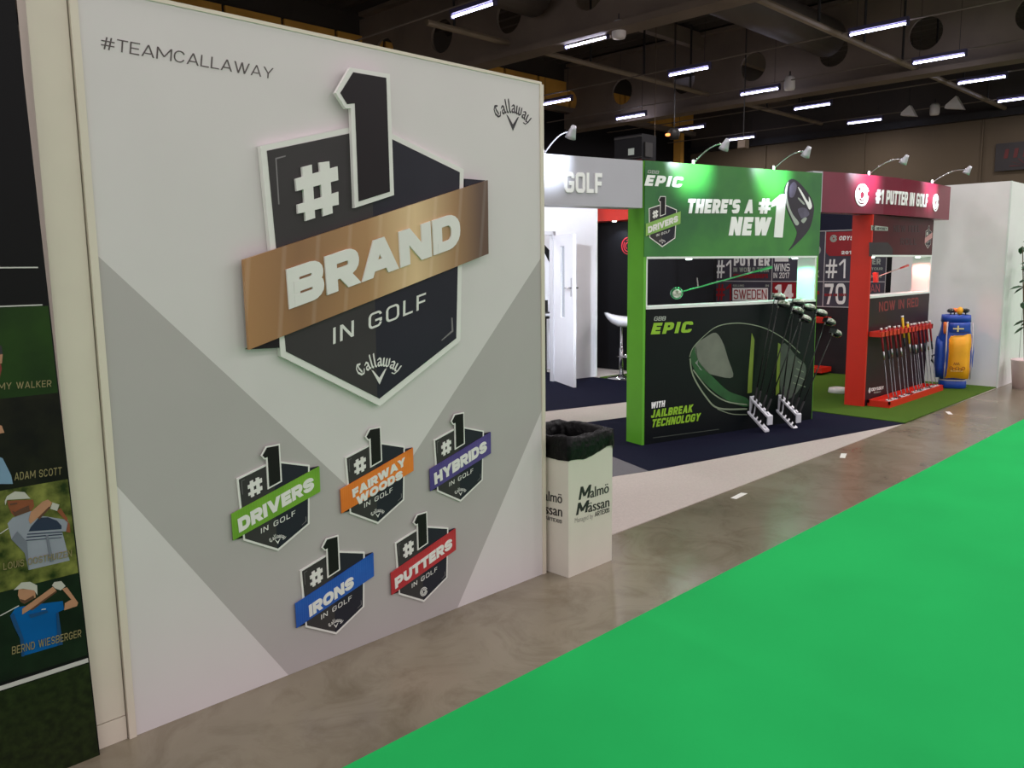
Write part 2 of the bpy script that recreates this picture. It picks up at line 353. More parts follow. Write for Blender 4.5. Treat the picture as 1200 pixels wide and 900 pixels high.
# hall shell
ROOF = M('dark_roof_deck', (56, 49, 42), .8, noise=(.6, .15))
BEAM = M('roof_beam_grey', (112, 99, 85), .7, noise=(.8, .12))
DUCT = M('duct_grey', (84, 76, 68), .6, noise=(.7, .12))
BEIGE = M('beige_hall_wall', (92, 79, 60), .8, noise=(.5, .06))
OCHRE = M('ochre_wall_panel', (214, 158, 66), .7, noise=(.7, .1))
g = Geo(); n = 70                                   # trapezoid roof deck, ribs running along the beams
xs = [-8 + 40.5 * i / (n * 4) for i in range(n * 4 + 1)]; prof = [8.8, 8.8, 8.92, 8.92]
vs = [(x, y, prof[i % 4]) for y in (-14, 21) for i, x in enumerate(xs)]; k = len(xs)
g.add(vs, [(i, i + 1, k + i + 1, k + i) for i in range(k - 1)]); put(g.make('ceiling', ROOF), kind='structure')
wl = Geo().box(-8, 32.4, 20.6, 20.8, 0, 7.15).make('wall_left', M('black_hall_wall', (16, 14, 15), .8, noise=(.5, .1))); put(wl, kind='structure')
put(Geo().box(-8, 32.4, 20.6, 20.8, 7.15, 8.9).make('wall_left_upper', ROOF), kind='structure')
for i in range(15):
    x0 = 7.2 + i * 1.66
    o = Geo().box(x0 + .05, x0 + 1.61, 20.5, 20.59, 7.32, 8.2).make('panel', OCHRE, wl)
Geo().box(-8, 32, 20.35, 20.6, 7.12, 7.3).make('ledge', BEAM, wl)
Geo().box(30.6, 30.85, 20.2, 20.55, 0, 7.1).make('wall_post', OCHRE, wl)
wf = Geo().box(32.0, 32.3, -14, 20.6, 0, 6.45).make('wall_far', BEIGE); put(wf, kind='structure')
put(Geo().box(32.0, 32.3, -14, 20.6, 6.45, 8.9).make('wall_far_upper', ROOF), kind='structure')
Geo().box(31.75, 32.0, -14, 20.6, 6.38, 6.62).make('ledge', DARKM, wf)
for y in (5.0, 9.0, 13.0, 17.0): Geo().box(31.93, 32.0, y, y + .05, 0, 6.38).make('wall_rib', BEIGE, wf)
# deep roof beams with round openings in the web
def roof_beam(x, y0, y1, z0, z1, lab):
    g = Geo(); g.box(x - .28, x + .28, y0, y1, z0, z0 + .14); g.box(x - .28, x + .28, y0, y1, z1 - .1, z1)
    y = y0; pitch = 2.45; r = .42; zc = (z0 + z1) / 2 - .1; N = 24
    while y < y1 - .1:
        ring = [(y + pitch / 2 + r * math.cos(2 * math.pi * k / N), zc + r * math.sin(2 * math.pi * k / N)) for k in range(N)]
        sq = []
        for k in range(N):
            c, s = math.cos(2 * math.pi * k / N), math.sin(2 * math.pi * k / N); m = max(abs(c), abs(s)); hy, hz = pitch / 2, 1
            zz = zc + (s / m) * ((z1 - .1 - zc) if s > 0 else (zc - z0 - .14)); sq.append((y + pitch / 2 + c / m * hy, zz))
        for xx in (x - .04, x + .04):
            g.add([(xx, p[0], p[1]) for p in ring] + [(xx, p[0], p[1]) for p in sq], [(k, (k + 1) % N, N + (k + 1) % N, N + k) for k in range(N)])
        g.add([(x - .04, p[0], p[1]) for p in ring] + [(x + .04, p[0], p[1]) for p in ring], [(k, (k + 1) % N, N + (k + 1) % N, N + k) for k in range(N)])
        y += pitch
    put(g.make('roof_beam', BEAM), kind='structure')
roof_beam(14.75, -13.6, 20.3, 6.52, 8.75, '')
roof_beam(23.65, -13.6 + .95, 20.3, 6.42, 8.75, '')
roof_beam(5.9, -13.6, 20.3, 6.52, 8.75, '')
for y in (4.2, 14.9):
    put(Geo().box(-8, 32, y - .12, y + .12, 8.3, 8.75).make('roof_purlin', BEAM), kind='structure')
for y in (10.6,):
    put(Geo().tube([(15.1, y, 7.75), (23.2, y, 7.75)], .5, 20).make('air_duct', DUCT, smooth=True), 'large round grey air duct between the two roof beams', 'air duct')
put(Geo().tube([(8, 13.4, 7.7), (14.4, 13.4, 7.7)], .52, 20).make('air_duct', DUCT, smooth=True), 'large round dark air duct nearest the display wall', 'air duct')
put(Geo().box(24.2, 31.6, 15.4, 16.6, 7.7, 8.8).make('air_duct', DUCT), 'rectangular grey air duct near the far beige wall', 'air duct')
# service pipes along the hall with hangers
for (y, z, x0, x1, lab) in ((8.35, 6.62, 12.2, 31.7, 'pale service pipe on hangers above the right-hand tubes'), (14.6, 6.9, 12.2, 31.7, 'thin service pipe hanging above the left-hand tubes')):
    t = thing('service_pipe', (x0, y, z), lab, 'pipe'); Geo().tube([(x0, y, z), (x1, y, z)], .07, 8).make('pipe', M('pipe_paint', (120, 106, 84), .6, noise=(2, .1)), t)
    for i in range(8): x = x0 + .8 + i * 2.4; Geo().tube([(x, y, z), (x, y, 8.8)], .03, 6).make('hanger', DARKM, t)
for i, x in enumerate((11.3, 18.8, 22.35, 25.75, 29.8)):
    put(Geo().tube([(x, 1.2, 6.62), (x, 20.3, 6.62)], .018, 6).make('cable_conduit', M('conduit_grey', (110, 100, 88), .6, noise=(3, .1))),
        ['thin cable conduit carrying the tube nearest the display wall', 'thin cable conduit carrying tubes between the two beams', 'thin cable conduit carrying tubes just before the farther beam', 'thin cable conduit carrying tubes just past the farther beam', 'thin cable conduit carrying tubes closest to the far wall'][i], 'conduit')
# tube luminaires in view
TUBEM = M('lit_tube', (255, 255, 255), .4, emit=((222, 222, 255), 16.0), noise=(3, .001))
HOUS = M('luminaire_housing', (70, 66, 96), .5, noise=(5, .03))
ordn = ['nearest', 'second', 'third', 'fourth', 'fifth', 'sixth']
rows = [('right-hand', 7.35, (18.45, 22.2, 25.6, 29.4)), ('middle', 12.2, (11.35, 14.72, 18.8, 22.45, 25.8, 29.85)), ('left-hand', 17.1, (19.25, 22.95, 26.5, 30.1))]
for rn, y, L in rows:
    for i, x in enumerate(L):
        t = thing('tube_light', (x, y, 6.45), ('nearest' if i == 0 else ordn[i] + ' nearest') + ' lit fluorescent tube in the %s ceiling row' % rn, 'ceiling light', 'fluorescent tubes under the hall roof')
        Geo().tube([(x, y - .6, 6.47), (x, y + .6, 6.47)], .021, 10).make('tube', TUBEM, t)
        Geo().box(x - .05, x + .05, y - .62, y + .62, 6.52, 6.6).make('housing', HOUS, t)
        for s in (-.6, .6): Geo().box(x - .045, x + .045, y + s - .02, y + s + .02, 6.43, 6.53).make('end_cap', HOUS, t)
        for s in (-.45, .45): Geo().tube([(x, y + s, 6.6), (x, y + s, 8.92)], .006, 5).make('hanger', DARKM, t)
        l = area('tube_lamp', (x, y, 6.40), .08, 1.2, TUBE_W, (1.0, .925, .94), parent=t)
# white horn speakers and small lamps on the conduits
def horn(p, s, lab):
    t = thing('horn_speaker', p, lab, 'loudspeaker'); x, y, z = p
    Geo().loft([[Vector((x + e, y + a * s, z + b * s)) for a, b in ((-1, -.55), (1, -.2), (.9, .15), (-.15, 1.0))] for e in (0, .25)]).make('horn', WHITE, t)
    Geo().tube([(x + .3 * s, y, z + .1), (x + .3 * s, y, 8.92)], .012, 6).make('bracket', DARKM, t)
horn((29.4, 10.6, 6.5), .24, 'white horn loudspeaker left of the small lamp near the far wall')
horn((29.4, 9.2, 6.55), .28, 'white horn loudspeaker right of the small lamp near the far wall')
for (p, lab) in (((14.72, 11.3, 6.38), 'white cylindrical lamp at the end of tube on the nearer beam'), ((22.45, 11.3, 6.38), 'white cylindrical lamp at the end of tube on the farther beam'), ((29.8, 9.9, 6.38), 'small white lamp between the two horn loudspeakers')):
    t = thing('ceiling_lamp', p, lab, 'lamp'); Geo().lathe([(.0, 0), (.13, 0), (.15, .06), (.15, .3), (.1, .36), (0, .36)], p, 14).make('lamp_body', WHITE, t, smooth=True)
    Geo().tube([(p[0], p[1], p[2] + .36), (p[0], p[1], p[2] + .5)], .02, 6).make('stem', DARKM, t)
# stage lamp cluster and junction box on the far left truss
FARF = Frame((20.0, 0, 0), (0, -1, 0), (-1, 0, 0))
a, z = FARF.px(790, 157); c = FARF.at(a, z)
t = thing('stage_lamp', c, 'round dark stage lamp with glowing edge above the green stand', 'stage lamp')
Geo().lathe([(0, -.15), (.12, -.14), (.15, -.05), (.17, .06), (.1, .15), (0, .16)], c, 16).make('lamp_body', DARKM, t, smooth=True)
Geo().tube([c + Vector((0, 0, .2)), (c.x, c.y, 8.8)], .015, 6).make('yoke', DARKM, t)
Geo().lathe([(0, -.02), (.07, 0), (.07, .05), (0, .07)], c + Vector((-.15, .1, -.05)), 12).make('lens', M('amber_lens', (230, 120, 60), .3, emit=((255, 150, 80), 1.5), noise=(5, .05)), t, smooth=True)
a, z = FARF.px(871, 169); c = FARF.at(a, z)
t = thing('junction_box', c, 'pale square junction box on cable above the green stand', 'junction box'); Geo().box(c.x - .08, c.x + .08, c.y - .12, c.y + .12, c.z - .11, c.z + .11).make('body', BEIGE, t); Geo().box(c.x - .095, c.x - .08, c.y - .1, c.y + .1, c.z - .09, c.z + .09).make('cover', BEAM, t); Geo().tube([c + Vector((0, 0, .2)), (c.x, c.y, 8.8)], .012, 6).make('hanger', DARKM, t)
a, z = FARF.px(767, 190); a2, z2 = FARF.px(767, 140)
put(Geo().tube([FARF.at(a, z - .3), FARF.at(a, 8.8)], .010, 6).make('hanging_cable', BEIGE), 'thin vertical cable hanging behind the green stand', 'cable')
# dark banner on the far wall
BNF = Frame((31.9, 0, 0), (0, -1, 0), (-1, 0, 0))
a0, z1 = BNF.px(1168, 169); _, z0 = BNF.px(1168, 201)
t = thing('hall_banner', BNF.at(a0 + .9, z0), 'dark framed banner with red motif on the far beige wall', 'banner')
Geo().obox(BNF, a0, a0 + 2.0, z0, z1, 0, .06).make('banner_panel', M('banner_print', (40, 36, 35), .6, noise=(2, .1)), t)
for k in range(3): a = a0 + .25 + k * .28; Geo().prism(BNF, [(a, z1 - .5), (a + .12, z1 - .5), (a + .16, z1 - .2), (a + .04, z1 - .2)], .06, .07).make('motif', M('banner_red', (90, 22, 18), .6, noise=(3, .1)), t)
for k in range(7): an = k * math.pi / 6; Geo().prism(BNF, [(a0 + .95, z0 + .12), (a0 + .95 + .5 * math.cos(an) - .05 * math.sin(an), z0 + .12 + .26 * math.sin(an) + .03), (a0 + .95 + .5 * math.cos(an) + .05 * math.sin(an), z0 + .12 + .26 * math.sin(an))], .06, .075 + k * .001).make('motif', MATS['banner_red'], t)

# ================================================================== DISPLAY WALL
WF = Frame((0, 2.86, 0), (1, 0, 0), (0, -1, 0)); WX0, WX1, WH = .985, 3.107, 2.5
t = thing('display_wall', (2.05, 2.86, 0), 'large light grey graphic wall carrying the big bronze ribbon badge', 'display wall')
mid = WF.pts([(441, 601), (536, 713.5), (338, 791)])
zl0 = WF.px(113, 300)[1]; zl1 = WF.px(138, 569)[1]; zr0 = WF.px(634, 300)[1]; zr1 = WF.px(638, 477)[1]; Cn = mid[0]
Bb = [(mid[1][0], 0), (mid[2][0], 0)]
g = Geo(); z = 0
def fr_face(pts, mi): g.cur = mi; g.add([WF.at(a, zz, 0) for a, zz in pts], [tuple(range(len(pts)))])
fr_face([(WX0, WH), (WX0, zl0), Cn, (WX1, zr0), (WX1, WH)], 0)
fr_face([(WX0, zl0), (WX0, zl1), Bb[1], Bb[0], (WX1, zr1), (WX1, zr0), Cn], 1)
fr_face([(WX0, zl1), (WX0, 0), Bb[1]], 0); fr_face([(WX1, zr1), Bb[0], (WX1, 0)], 0)
g.cur = 0; g.add([WF.at(a, zz, d) for d in (0, -.08) for a, zz in ((WX0, 0), (WX1, 0), (WX1, WH), (WX0, WH))], [(4, 5, 6, 7), (0, 1, 5, 4), (1, 2, 6, 5), (2, 3, 7, 6), (3, 0, 4, 7)])
g.make('graphic_panel', [WALLG, WALLM], t)
Geo().obox(WF, WX1 - .012, WX1 + .012, 0, WH, -.08, .006).make('edge_profile', M('cream_profile', (214, 204, 188), .45, noise=(6, .02)), t)
Geo().obox(WF, WX0 - .026, WX0 - .002, 0, WH, -.08, .008).make('edge_profile', MATS['cream_profile'], t)
Geo().obox(WF, WX0, WX1, WH - .001, WH + .012, -.08, .004).make('top_profile', MATS['cream_profile'], t)
lettering('hashtag_lettering', t, WF, '#TEAMCALLAWAY', (118, 57), (319.5, 92.5), (119, 42.5), M('grey_ink', (78, 70, 68), .5, noise=(9, .03)), w=.09, rad=.9, sp=.13, d0=.0, th=.001)
script_logo('script_logo', t, WF, WF.px(601, 153.5), .258, INK, 0, .001)

# ---- badges: one shape, measured on the big one, in units of its own height
def to_unit(L): tip, top = WF.px(441, 475), WF.px(425, 85); H = top[1] - tip[1]; return [((a - tip[0]) / H, (z - tip[1]) / H) for a, z in WF.pts(L)]
U = dict(
    shield=to_unit([(301, 172), (430, 145), (539, 199), (535, 399), (441, 475), (325, 417)]),
    faceL=to_unit([(308.5, 177.5), (430, 152), (437.5, 465), (331, 411.5)]),
    faceR=to_unit([(430, 152), (534, 202.5), (530, 396), (440, 466.5), (437.5, 465)]),
    numO=to_unit([(385.7, 110.7), (402.5, 81.5), (449, 89), (454, 229.5), (408, 244.5), (403.5, 129), (397.5, 129)]),
    numI=to_unit([(391, 111), (406, 87), (444.5, 93.5), (449, 225.5), (412.5, 237), (408, 123), (399, 124)]),
    ribbon=to_unit([(278.4, 304.5), (564, 212), (565, 297.5), (285.3, 409)]),
    foldL=to_unit([(285.3, 409), (323, 407), (323, 392)]), foldR=to_unit([(540, 210), (564, 212), (540, 222)]),
    hash=[to_unit(q) for q in ([(347.7, 197), (359, 194), (363, 256), (351.8, 259.5)], [(368, 191.5), (379.5, 190), (383.5, 250.5), (372.4, 254)],
          [(340, 210.5), (389, 196), (390, 212), (341.5, 224.8)], [(342.5, 240.5), (390, 225.5), (390.5, 240.5), (343, 251)])],
    txt=to_unit([(331, 362), (531, 288), (327.5, 316)]), ingolf=to_unit([(385.7, 403), (494, 360), (385.7, 384)]),
    logo=to_unit([(440, 449.7)])[0], logow=to_unit([(412.7, 438)])[0][0] - to_unit([(466.7, 438)])[0][0],
    hl=[to_unit(q) for q in ([(318, 186), (330, 183), (330, 184.5), (319.5, 187.5), (323, 240), (321.5, 240)], [(524, 372), (525.5, 372), (526.5, 388), (513, 399), (512.5, 398), (524.5, 387)])])
def badge(fr, tip, H, words, ribmat, label, thick, d0=0.0, txt=None, logo='script', name='badge', printed=False, group=None, twid=None):
    T = lambda L: [(tip[0] + a * H, tip[1] + z * H) for a, z in L]; k = thick
    t = thing(name, fr.at(tip[0], tip[1], d0), label, 'badge', group) if not isinstance(name, bpy.types.Object) else name
    plate('shield_backing', fr, T(U['shield']), d0 + .1 * k, d0 + k, FOAM, t)
    plate('shield_face', fr, T(U['faceL']), d0 + k, d0 + 1.08 * k, CHAR, t); plate('shield_face', fr, T(U['faceR']), d0 + k, d0 + 1.08 * k, NAVYP, t)
    for q in U['hl']: plate('highlight_line', fr, T(q), d0 + 1.08 * k, d0 + 1.1 * k, M('highlight_print', (120, 116, 118), .5, noise=(5, .02)), t)
    nb = plate('numeral_backing', fr, T(U['numO']), d0 + 1.08 * k, d0 + 1.75 * k, FOAM, t)
    plate('numeral', fr, T(U['numI']), d0 + 1.75 * k, d0 + 1.83 * k, BLACKP, nb)
    g = Geo()
    for i, q in enumerate(U['hash']): g.prism(fr, T(q), d0 + 1.08 * k, d0 + (1.5 + .005 * i) * k)
    g.make('hash_sign', FOAM, t)
    rb = plate('ribbon', fr, T(U['ribbon']), d0 + 1.1 * k, d0 + 1.7 * k, ribmat, t)
    plate('ribbon_fold', fr, T(U['foldL']), d0 + .3 * k, d0 + 1.1 * k, BLACKP, t); plate('ribbon_fold', fr, T(U['foldR']), d0 + .3 * k, d0 + 1.1 * k, NAVYP, t)
    for (s, tt) in zip(words, txt or [U['txt']]):
        tt = T(tt); lettering('lettering', rb, fr, s, tt[0], tt[1], tt[2], FOAM, w=.29, rad=.85, sp=.06, wx=1.3, d0=d0 + 1.7 * k, th=.28 * k, px=False)
    ig = T(U['ingolf']); lettering('lettering', t, fr, 'IN GOLF', ig[0], ig[1], ig[2], FOAM, w=.13, rad=.55, sp=.24, d0=d0 + 1.08 * k, th=.05 * k, px=False)
    lt = T([U['logo']])[0]
    if logo == 'script': script_logo('script_logo', t, fr, lt, -U['logow'] * H, FOAM, d0 + 1.08 * k, .05 * k)
    else: swirl('ring_logo', t, fr, (lt[0], lt[1] + .05 * H), .05 * H, FOAM, d0 + 1.08 * k, .05 * k)
    return t
def ribbon_mat(name, c, c2, stripes=26, amt=.25, rough=.4):
    m = M(name, c, rough, noise=(5, .1), c2=c2); nt = m.node_tree; P = nt.nodes['Principled BSDF']
    tc = next(n for n in nt.nodes if n.type == 'TEX_COORD'); w = nt.nodes.new('ShaderNodeTexWave'); w.inputs['Scale'].default_value = stripes; w.inputs['Distortion'].default_value = .6
    nt.links.new(tc.outputs['Object'], w.inputs['Vector']); r = next(n for n in nt.nodes if n.type == 'VALTORGB')
    cr = nt.nodes.new('ShaderNodeValToRGB'); cr.color_ramp.elements[0].position = .93; cr.color_ramp.elements[0].color = (0, 0, 0, 1); cr.color_ramp.elements[1].position = 1
    mx = nt.nodes.new('ShaderNodeMix'); mx.data_type = 'RGBA'; mx.blend_type = 'ADD'; mx.inputs[0].default_value = amt
    nt.links.new(w.outputs['Color'], cr.inputs[0]); nt.links.new(r.outputs['Color'], mx.inputs[6]); nt.links.new(cr.outputs['Color'], mx.inputs[7])
    nt.links.new(mx.outputs[2], P.inputs['Base Color']); return m
tipB, topB = WF.px(441, 475), WF.px(425, 85)
BRONZE = ribbon_mat('bronze_print', (142, 104, 66), (150, 112, 72), 2.2, .05, .35)
def bronze_gradient(m):           # printed gold gradient along the ribbon
    nt = m.node_tree; tc = next(n for n in nt.nodes if n.type == 'TEX_COORD'); sx = nt.nodes.new('ShaderNodeSeparateXYZ'); nt.links.new(tc.outputs['Object'], sx.inputs[0])
    mr = nt.nodes.new('ShaderNodeMapRange'); mr.inputs[1].default_value = -.68; mr.inputs[2].default_value = .58; nt.links.new(sx.outputs[0], mr.inputs[0])
    cr = nt.nodes.new('ShaderNodeValToRGB'); e = cr.color_ramp.elements; e[0].color = rgb((112, 78, 48)); e[1].color = rgb((92, 66, 46)); e[1].position = 1
    for p, c in ((.06, (168, 122, 76)), (.25, (140, 100, 62)), (.5, (170, 128, 82)), (.7, (222, 190, 144)), (.88, (158, 120, 78))): k = e.new(p); k.color = rgb(c)
    nt.links.new(mr.outputs[0], cr.inputs[0]); mx = next(n for n in nt.nodes if n.type == 'MIX'); nt.links.new(cr.outputs[0], mx.inputs[6])
    w = next(n for n in nt.nodes if n.type == 'TEX_WAVE'); w.inputs['Distortion'].default_value = .15; mp = nt.nodes.new('ShaderNodeMapping'); mp.inputs['Rotation'].default_value = (0, -.12, 0); nt.links.new(tc.outputs['Object'], mp.inputs[0]); nt.links.new(mp.outputs[0], w.inputs[0])
bronze_gradient(BRONZE)
badge(WF, tipB, topB[1] - tipB[1], ['BRAND'], BRONZE, 'large number one badge with bronze ribbon on the grey wall', .026)
fw = [to_unit([(398, 325), (528, 277), (395, 300)]), to_unit([(352, 378), (492, 325), (350, 353)])]
small = [((316.8, 521.3), (325, 645.2), ['DRIVERS'], ((98, 150, 32), (122, 172, 46)), 'green', 'small badge with green ribbon, leftmost on the grey wall'),
         ((435.7, 501), (442, 613.7), ['FAIRWAY', 'WOODS'], ((214, 104, 22), (236, 134, 44)), 'orange', 'small badge with orange ribbon on the grey wall'),
         ((534.6, 484), (538.7, 587.6), ['HYBRIDS'], ((66, 46, 120), (88, 66, 142)), 'purple', 'small badge with purple ribbon on the grey wall'),
         ((386, 628.7), (393, 742.8), ['IRONS'], ((16, 72, 160), (30, 92, 186)), 'blue', 'small badge with blue ribbon on the grey wall'),
         ((492, 600.7), (495.8, 704.9), ['PUTTERS'], ((168, 28, 40), (192, 44, 56)), 'red', 'small badge with red ribbon on the grey wall')]
tw = {'DRIVERS': [(307, 383), (548, 283), (301, 330)], 'HYBRIDS': [(307, 383), (548, 283), (301, 330)], 'IRONS': [(338, 378), (500, 311), (334, 330)], 'PUTTERS': [(302, 385), (550, 283), (298, 336)]}
for top, tip, words, (c1, c2), nm, lab in small:
    tp, tt = WF.px(*tip), WF.px(*top)
    tx = fw if len(words) == 2 else [to_unit(tw[words[0]])]
    if len(words) == 2: tx = [to_unit([(335, 352), (538, 268), (330, 317)]), to_unit([(352, 388), (528, 314), (348, 353)])]
    badge(WF, tp, tt[1] - tp[1], words, ribbon_mat(nm + '_ribbon_print', c1, c2, 30, .04), lab, .007, txt=tx, logo='ring' if nm == 'red' else 'script', group='small category badges on the grey wall')

# ---- plain white end post and player poster left of the wall
t = thing('end_post', (.905, 2.87, 0), 'plain cream white post between the player poster and grey wall', 'post')
Geo().obox(WF, .84, WX0 - .03, .088, 2.6, -.09, -.006).make('post_panel', MATS['cream_profile'], t)
Geo().obox(WF, .84, WX0 - .03, 0, .085, -.09, -.004).make('base_block', MATS['cream_profile'], t)
PF = Frame((0, 2.83, 0), (1, 0, 0), (0, -1, 0)); PX1 = .852; PX0 = -.1
t = thing('player_poster', (.4, 2.83, 0), 'tall dark poster with golfer photographs at the left edge', 'poster')
Geo().obox(PF, PX0, PX1, 0, 2.6, -.03, 0).make('backing_board', M('poster_black', (8, 8, 10), .5, noise=(4, .1), spec=.2), t)
zz = lambda u, v: PF.px(u, v)[1]
z358, z460, z565, z680, z775, zline = zz(40, 359), zz(60, 461), zz(70, 563), zz(88, 672), zz(100, 768), zz(60, 787)
def photo(name, za, zb, mat): return Geo().obox(PF, PX0, PX1 - .004, zb, za, 0, .001).make(name, mat, t)
fairway = M('fairway_print', (22, 46, 12), .4, noise=(6, .1), c2=(34, 62, 16)); darkph = M('dark_foliage_print', (8, 8, 6), .4, noise=(14, .1), c2=(24, 24, 13))
bokeh = M('bokeh_foliage_print', (30, 44, 12), .4, noise=(16, .1), c2=(128, 130, 64)); deepg = M('deep_green_print', (14, 22, 14), .4, noise=(9, .1), c2=(24, 40, 24)); grassd = M('dark_grass_print', (22, 30, 12), .4, noise=(40, .1), c2=(36, 48, 20))
photo('photo_panel', z358, z460, fairway); photo('photo_panel', z460, z565, darkph); photo('photo_panel', z565, z680, bokeh); photo('photo_panel', z680, z775, deepg)
photo('photo_panel', zline - .012, .0, grassd)
PL = M('poster_line', (190, 188, 184), .5, noise=(5, .02))
Geo().obox(PF, PX0, PX1 - .004, zline - .008, zline + .006, 0, .002).make('divider_line', PL, t)
for v in (313.5, 358): zc = zz(30, v); Geo().obox(PF, PX0, PX1 - .02, zc - .002, zc + .002, 0, .002).make('divider_line', PL, t)
GOLD = M('name_print', (134, 122, 82), .5, noise=(6, .03))
lettering('name_lettering', t, PF, 'JIMMY WALKER', (-20, 458), (60, 453), (-20, 450), GOLD, w=.12, sp=.18, d0=.001, th=.001)
lettering('name_lettering', t, PF, 'ADAM SCOTT', (17, 563), (72, 556), (17, 554), GOLD, w=.12, sp=.18, d0=.001, th=.001)
lettering('name_lettering', t, PF, 'LOUIS OOSTHUIZEN', (4, 668), (84, 652), (4, 660), GOLD, w=.12, sp=.18, d0=.0035, th=.001)
lettering('name_lettering', t, PF, 'BERND WIESBERGER', (14, 767), (95, 746), (14, 758), GOLD, w=.12, sp=.18, d0=.0035, th=.001)
SK = M('skin_print', (130, 74, 50), .45, noise=(18, .1)); SKL = M('light_skin_print', (172, 122, 94), .45, noise=(18, .06)); CAPW = M('cap_print', (180, 176, 168), .45, noise=(12, .03)); SHW = M('white_shirt_print', (140, 142, 156), .45, noise=(12, .05)); SHN = M('navy_stripe_print', (24, 30, 62), .45, noise=(12, .05)); SHB = M('blue_shirt_print', (0, 84, 150), .45, noise=(9, .08)); SHL = M('pale_blue_shirt_print', (112, 140, 168), .45, noise=(9, .05))
SKD = M('shaded_skin_print', (84, 46, 32), .45, noise=(18, .1)); SHS = M('grey_fold_print', (108, 110, 124), .45, noise=(12, .05)); SHD = M('deep_blue_fold_print', (0, 58, 112), .45, noise=(9, .08))
def fig(name, parts, ox, oy, s):
    grp = mesh(name, [PF.at(*PF.px(ox + s * x, oy + s * y), .0012) for x, y in parts[0][1]], [tuple(range(len(parts[0][1])))], parts[0][0], t)
    for i, (m, L) in enumerate(parts[1:]): plate('print_shape', PF, PF.pts([(ox + s * x, oy + s * y) for x, y in L]), .0014, .0016 + i * .00012, m, grp)
fig('golfer_print', [(SHW, [(65, 400), (110, 350), (270, 290), (330, 330), (410, 340), (600, 370), (580, 470), (545, 470), (650, 700), (655, 715), (250, 810), (215, 660), (100, 540)]),
    (SHN, [(340, 350), (420, 345), (500, 375), (540, 420), (540, 450), (400, 460), (250, 470), (270, 430)]), (SHN, [(240, 490), (545, 470), (548, 478), (238, 500)]), (SHN, [(232, 515), (545, 492), (548, 500), (232, 525)]), (SHN, [(228, 545), (540, 520), (540, 526), (228, 553)]),
    (SK, [(60, 200), (290, 190), (300, 250), (270, 290), (130, 340), (100, 310), (75, 260)]), (CAPW, [(40, 205), (60, 160), (130, 118), (215, 125), (265, 180), (180, 185), (60, 192), (45, 240)]),
    (SKL, [(250, 370), (270, 300), (370, 210), (420, 190), (455, 215), (440, 250), (330, 350), (265, 405)]), (CAPW, [(440, 270), (460, 215), (520, 235), (500, 290)]), (SK, [(500, 290), (530, 265), (640, 340), (650, 385), (560, 360)]), (SK, [(595, 390), (660, 390), (665, 470), (580, 475)]), (PL, [(0, 485), (70, 440), (72, 446), (0, 493)]), (SKD, [(105, 285), (130, 300), (180, 270), (250, 240), (262, 290), (130, 340)]), (SKD, [(85, 225), (150, 215), (150, 228), (88, 240)]), (SHS, [(100, 540), (150, 470), (235, 560), (255, 810), (215, 660)]), (SKD, [(330, 350), (430, 250), (440, 262), (345, 362)]), (SHS, [(400, 500), (420, 500), (470, 730), (440, 740)])], 0, 560, .1333)
fig('golfer_print', [(SHB, [(70, 310), (110, 250), (250, 230), (440, 205), (450, 265), (395, 290), (440, 510), (150, 595), (140, 470), (95, 380)]),
    (SKL, [(130, 120), (245, 125), (250, 180), (170, 225), (145, 210), (125, 165)]), (CAPW, [(95, 128), (150, 75), (210, 70), (260, 95), (262, 165), (240, 130), (160, 118)]),
    (SKL, [(155, 300), (155, 260), (370, 105), (395, 130), (210, 265)]), (CAPW, [(365, 95), (380, 72), (430, 65), (460, 100), (425, 130), (385, 115)]), (SKL, [(435, 120), (470, 108), (575, 210), (540, 240), (450, 270), (455, 220), (500, 195)]),
    (PL, [(0, 305), (130, 235), (132, 241), (0, 312)]), (PL, [(290, 262), (320, 258), (320, 264), (290, 268)]), (SKD, [(140, 190), (175, 200), (235, 165), (240, 185), (170, 225), (148, 215)]), (SHD, [(70, 310), (95, 290), (165, 470), (170, 592), (150, 595), (140, 470), (95, 380)]), (SHD, [(395, 290), (410, 285), (440, 510), (405, 518)]), (SKD, [(210, 265), (395, 130), (398, 140), (225, 270)]), (SHD, [(200, 300), (330, 270), (335, 285), (215, 325)])], 0, 670, .16667)
fig('golfer_print', [(SHL, [(-40, 30), (-10, -5), (3, 0), (13, 20), (15, 30)]), (SKL, [(-8, -42), (2, -38), (5, -30), (-6, -28)])], 0, 537, 1.0)
fig('golfer_print', [(M('red_shirt_print', (120, 30, 22), .45, noise=(9, .05)), [(-30, 30), (-20, -20), (0, -10), (2, 0), (-4, 26)]), (INK, [(-6, -32), (2, -26), (3, -16), (-6, -16)]), (SKL, [(-6, -16), (3, -17), (2, -6), (-6, -6)])], 0, 432, 1.0)

for ch in t.children_recursive:
    for v in ch.data.vertices:
        wx_ = v.co.x + WL[ch.name].x; wz_ = v.co.z + WL[ch.name].z
        if wx_ > PX1 - .03 and 'lettering' not in ch.name: v.co.x -= .021 * max(wz_, 0)

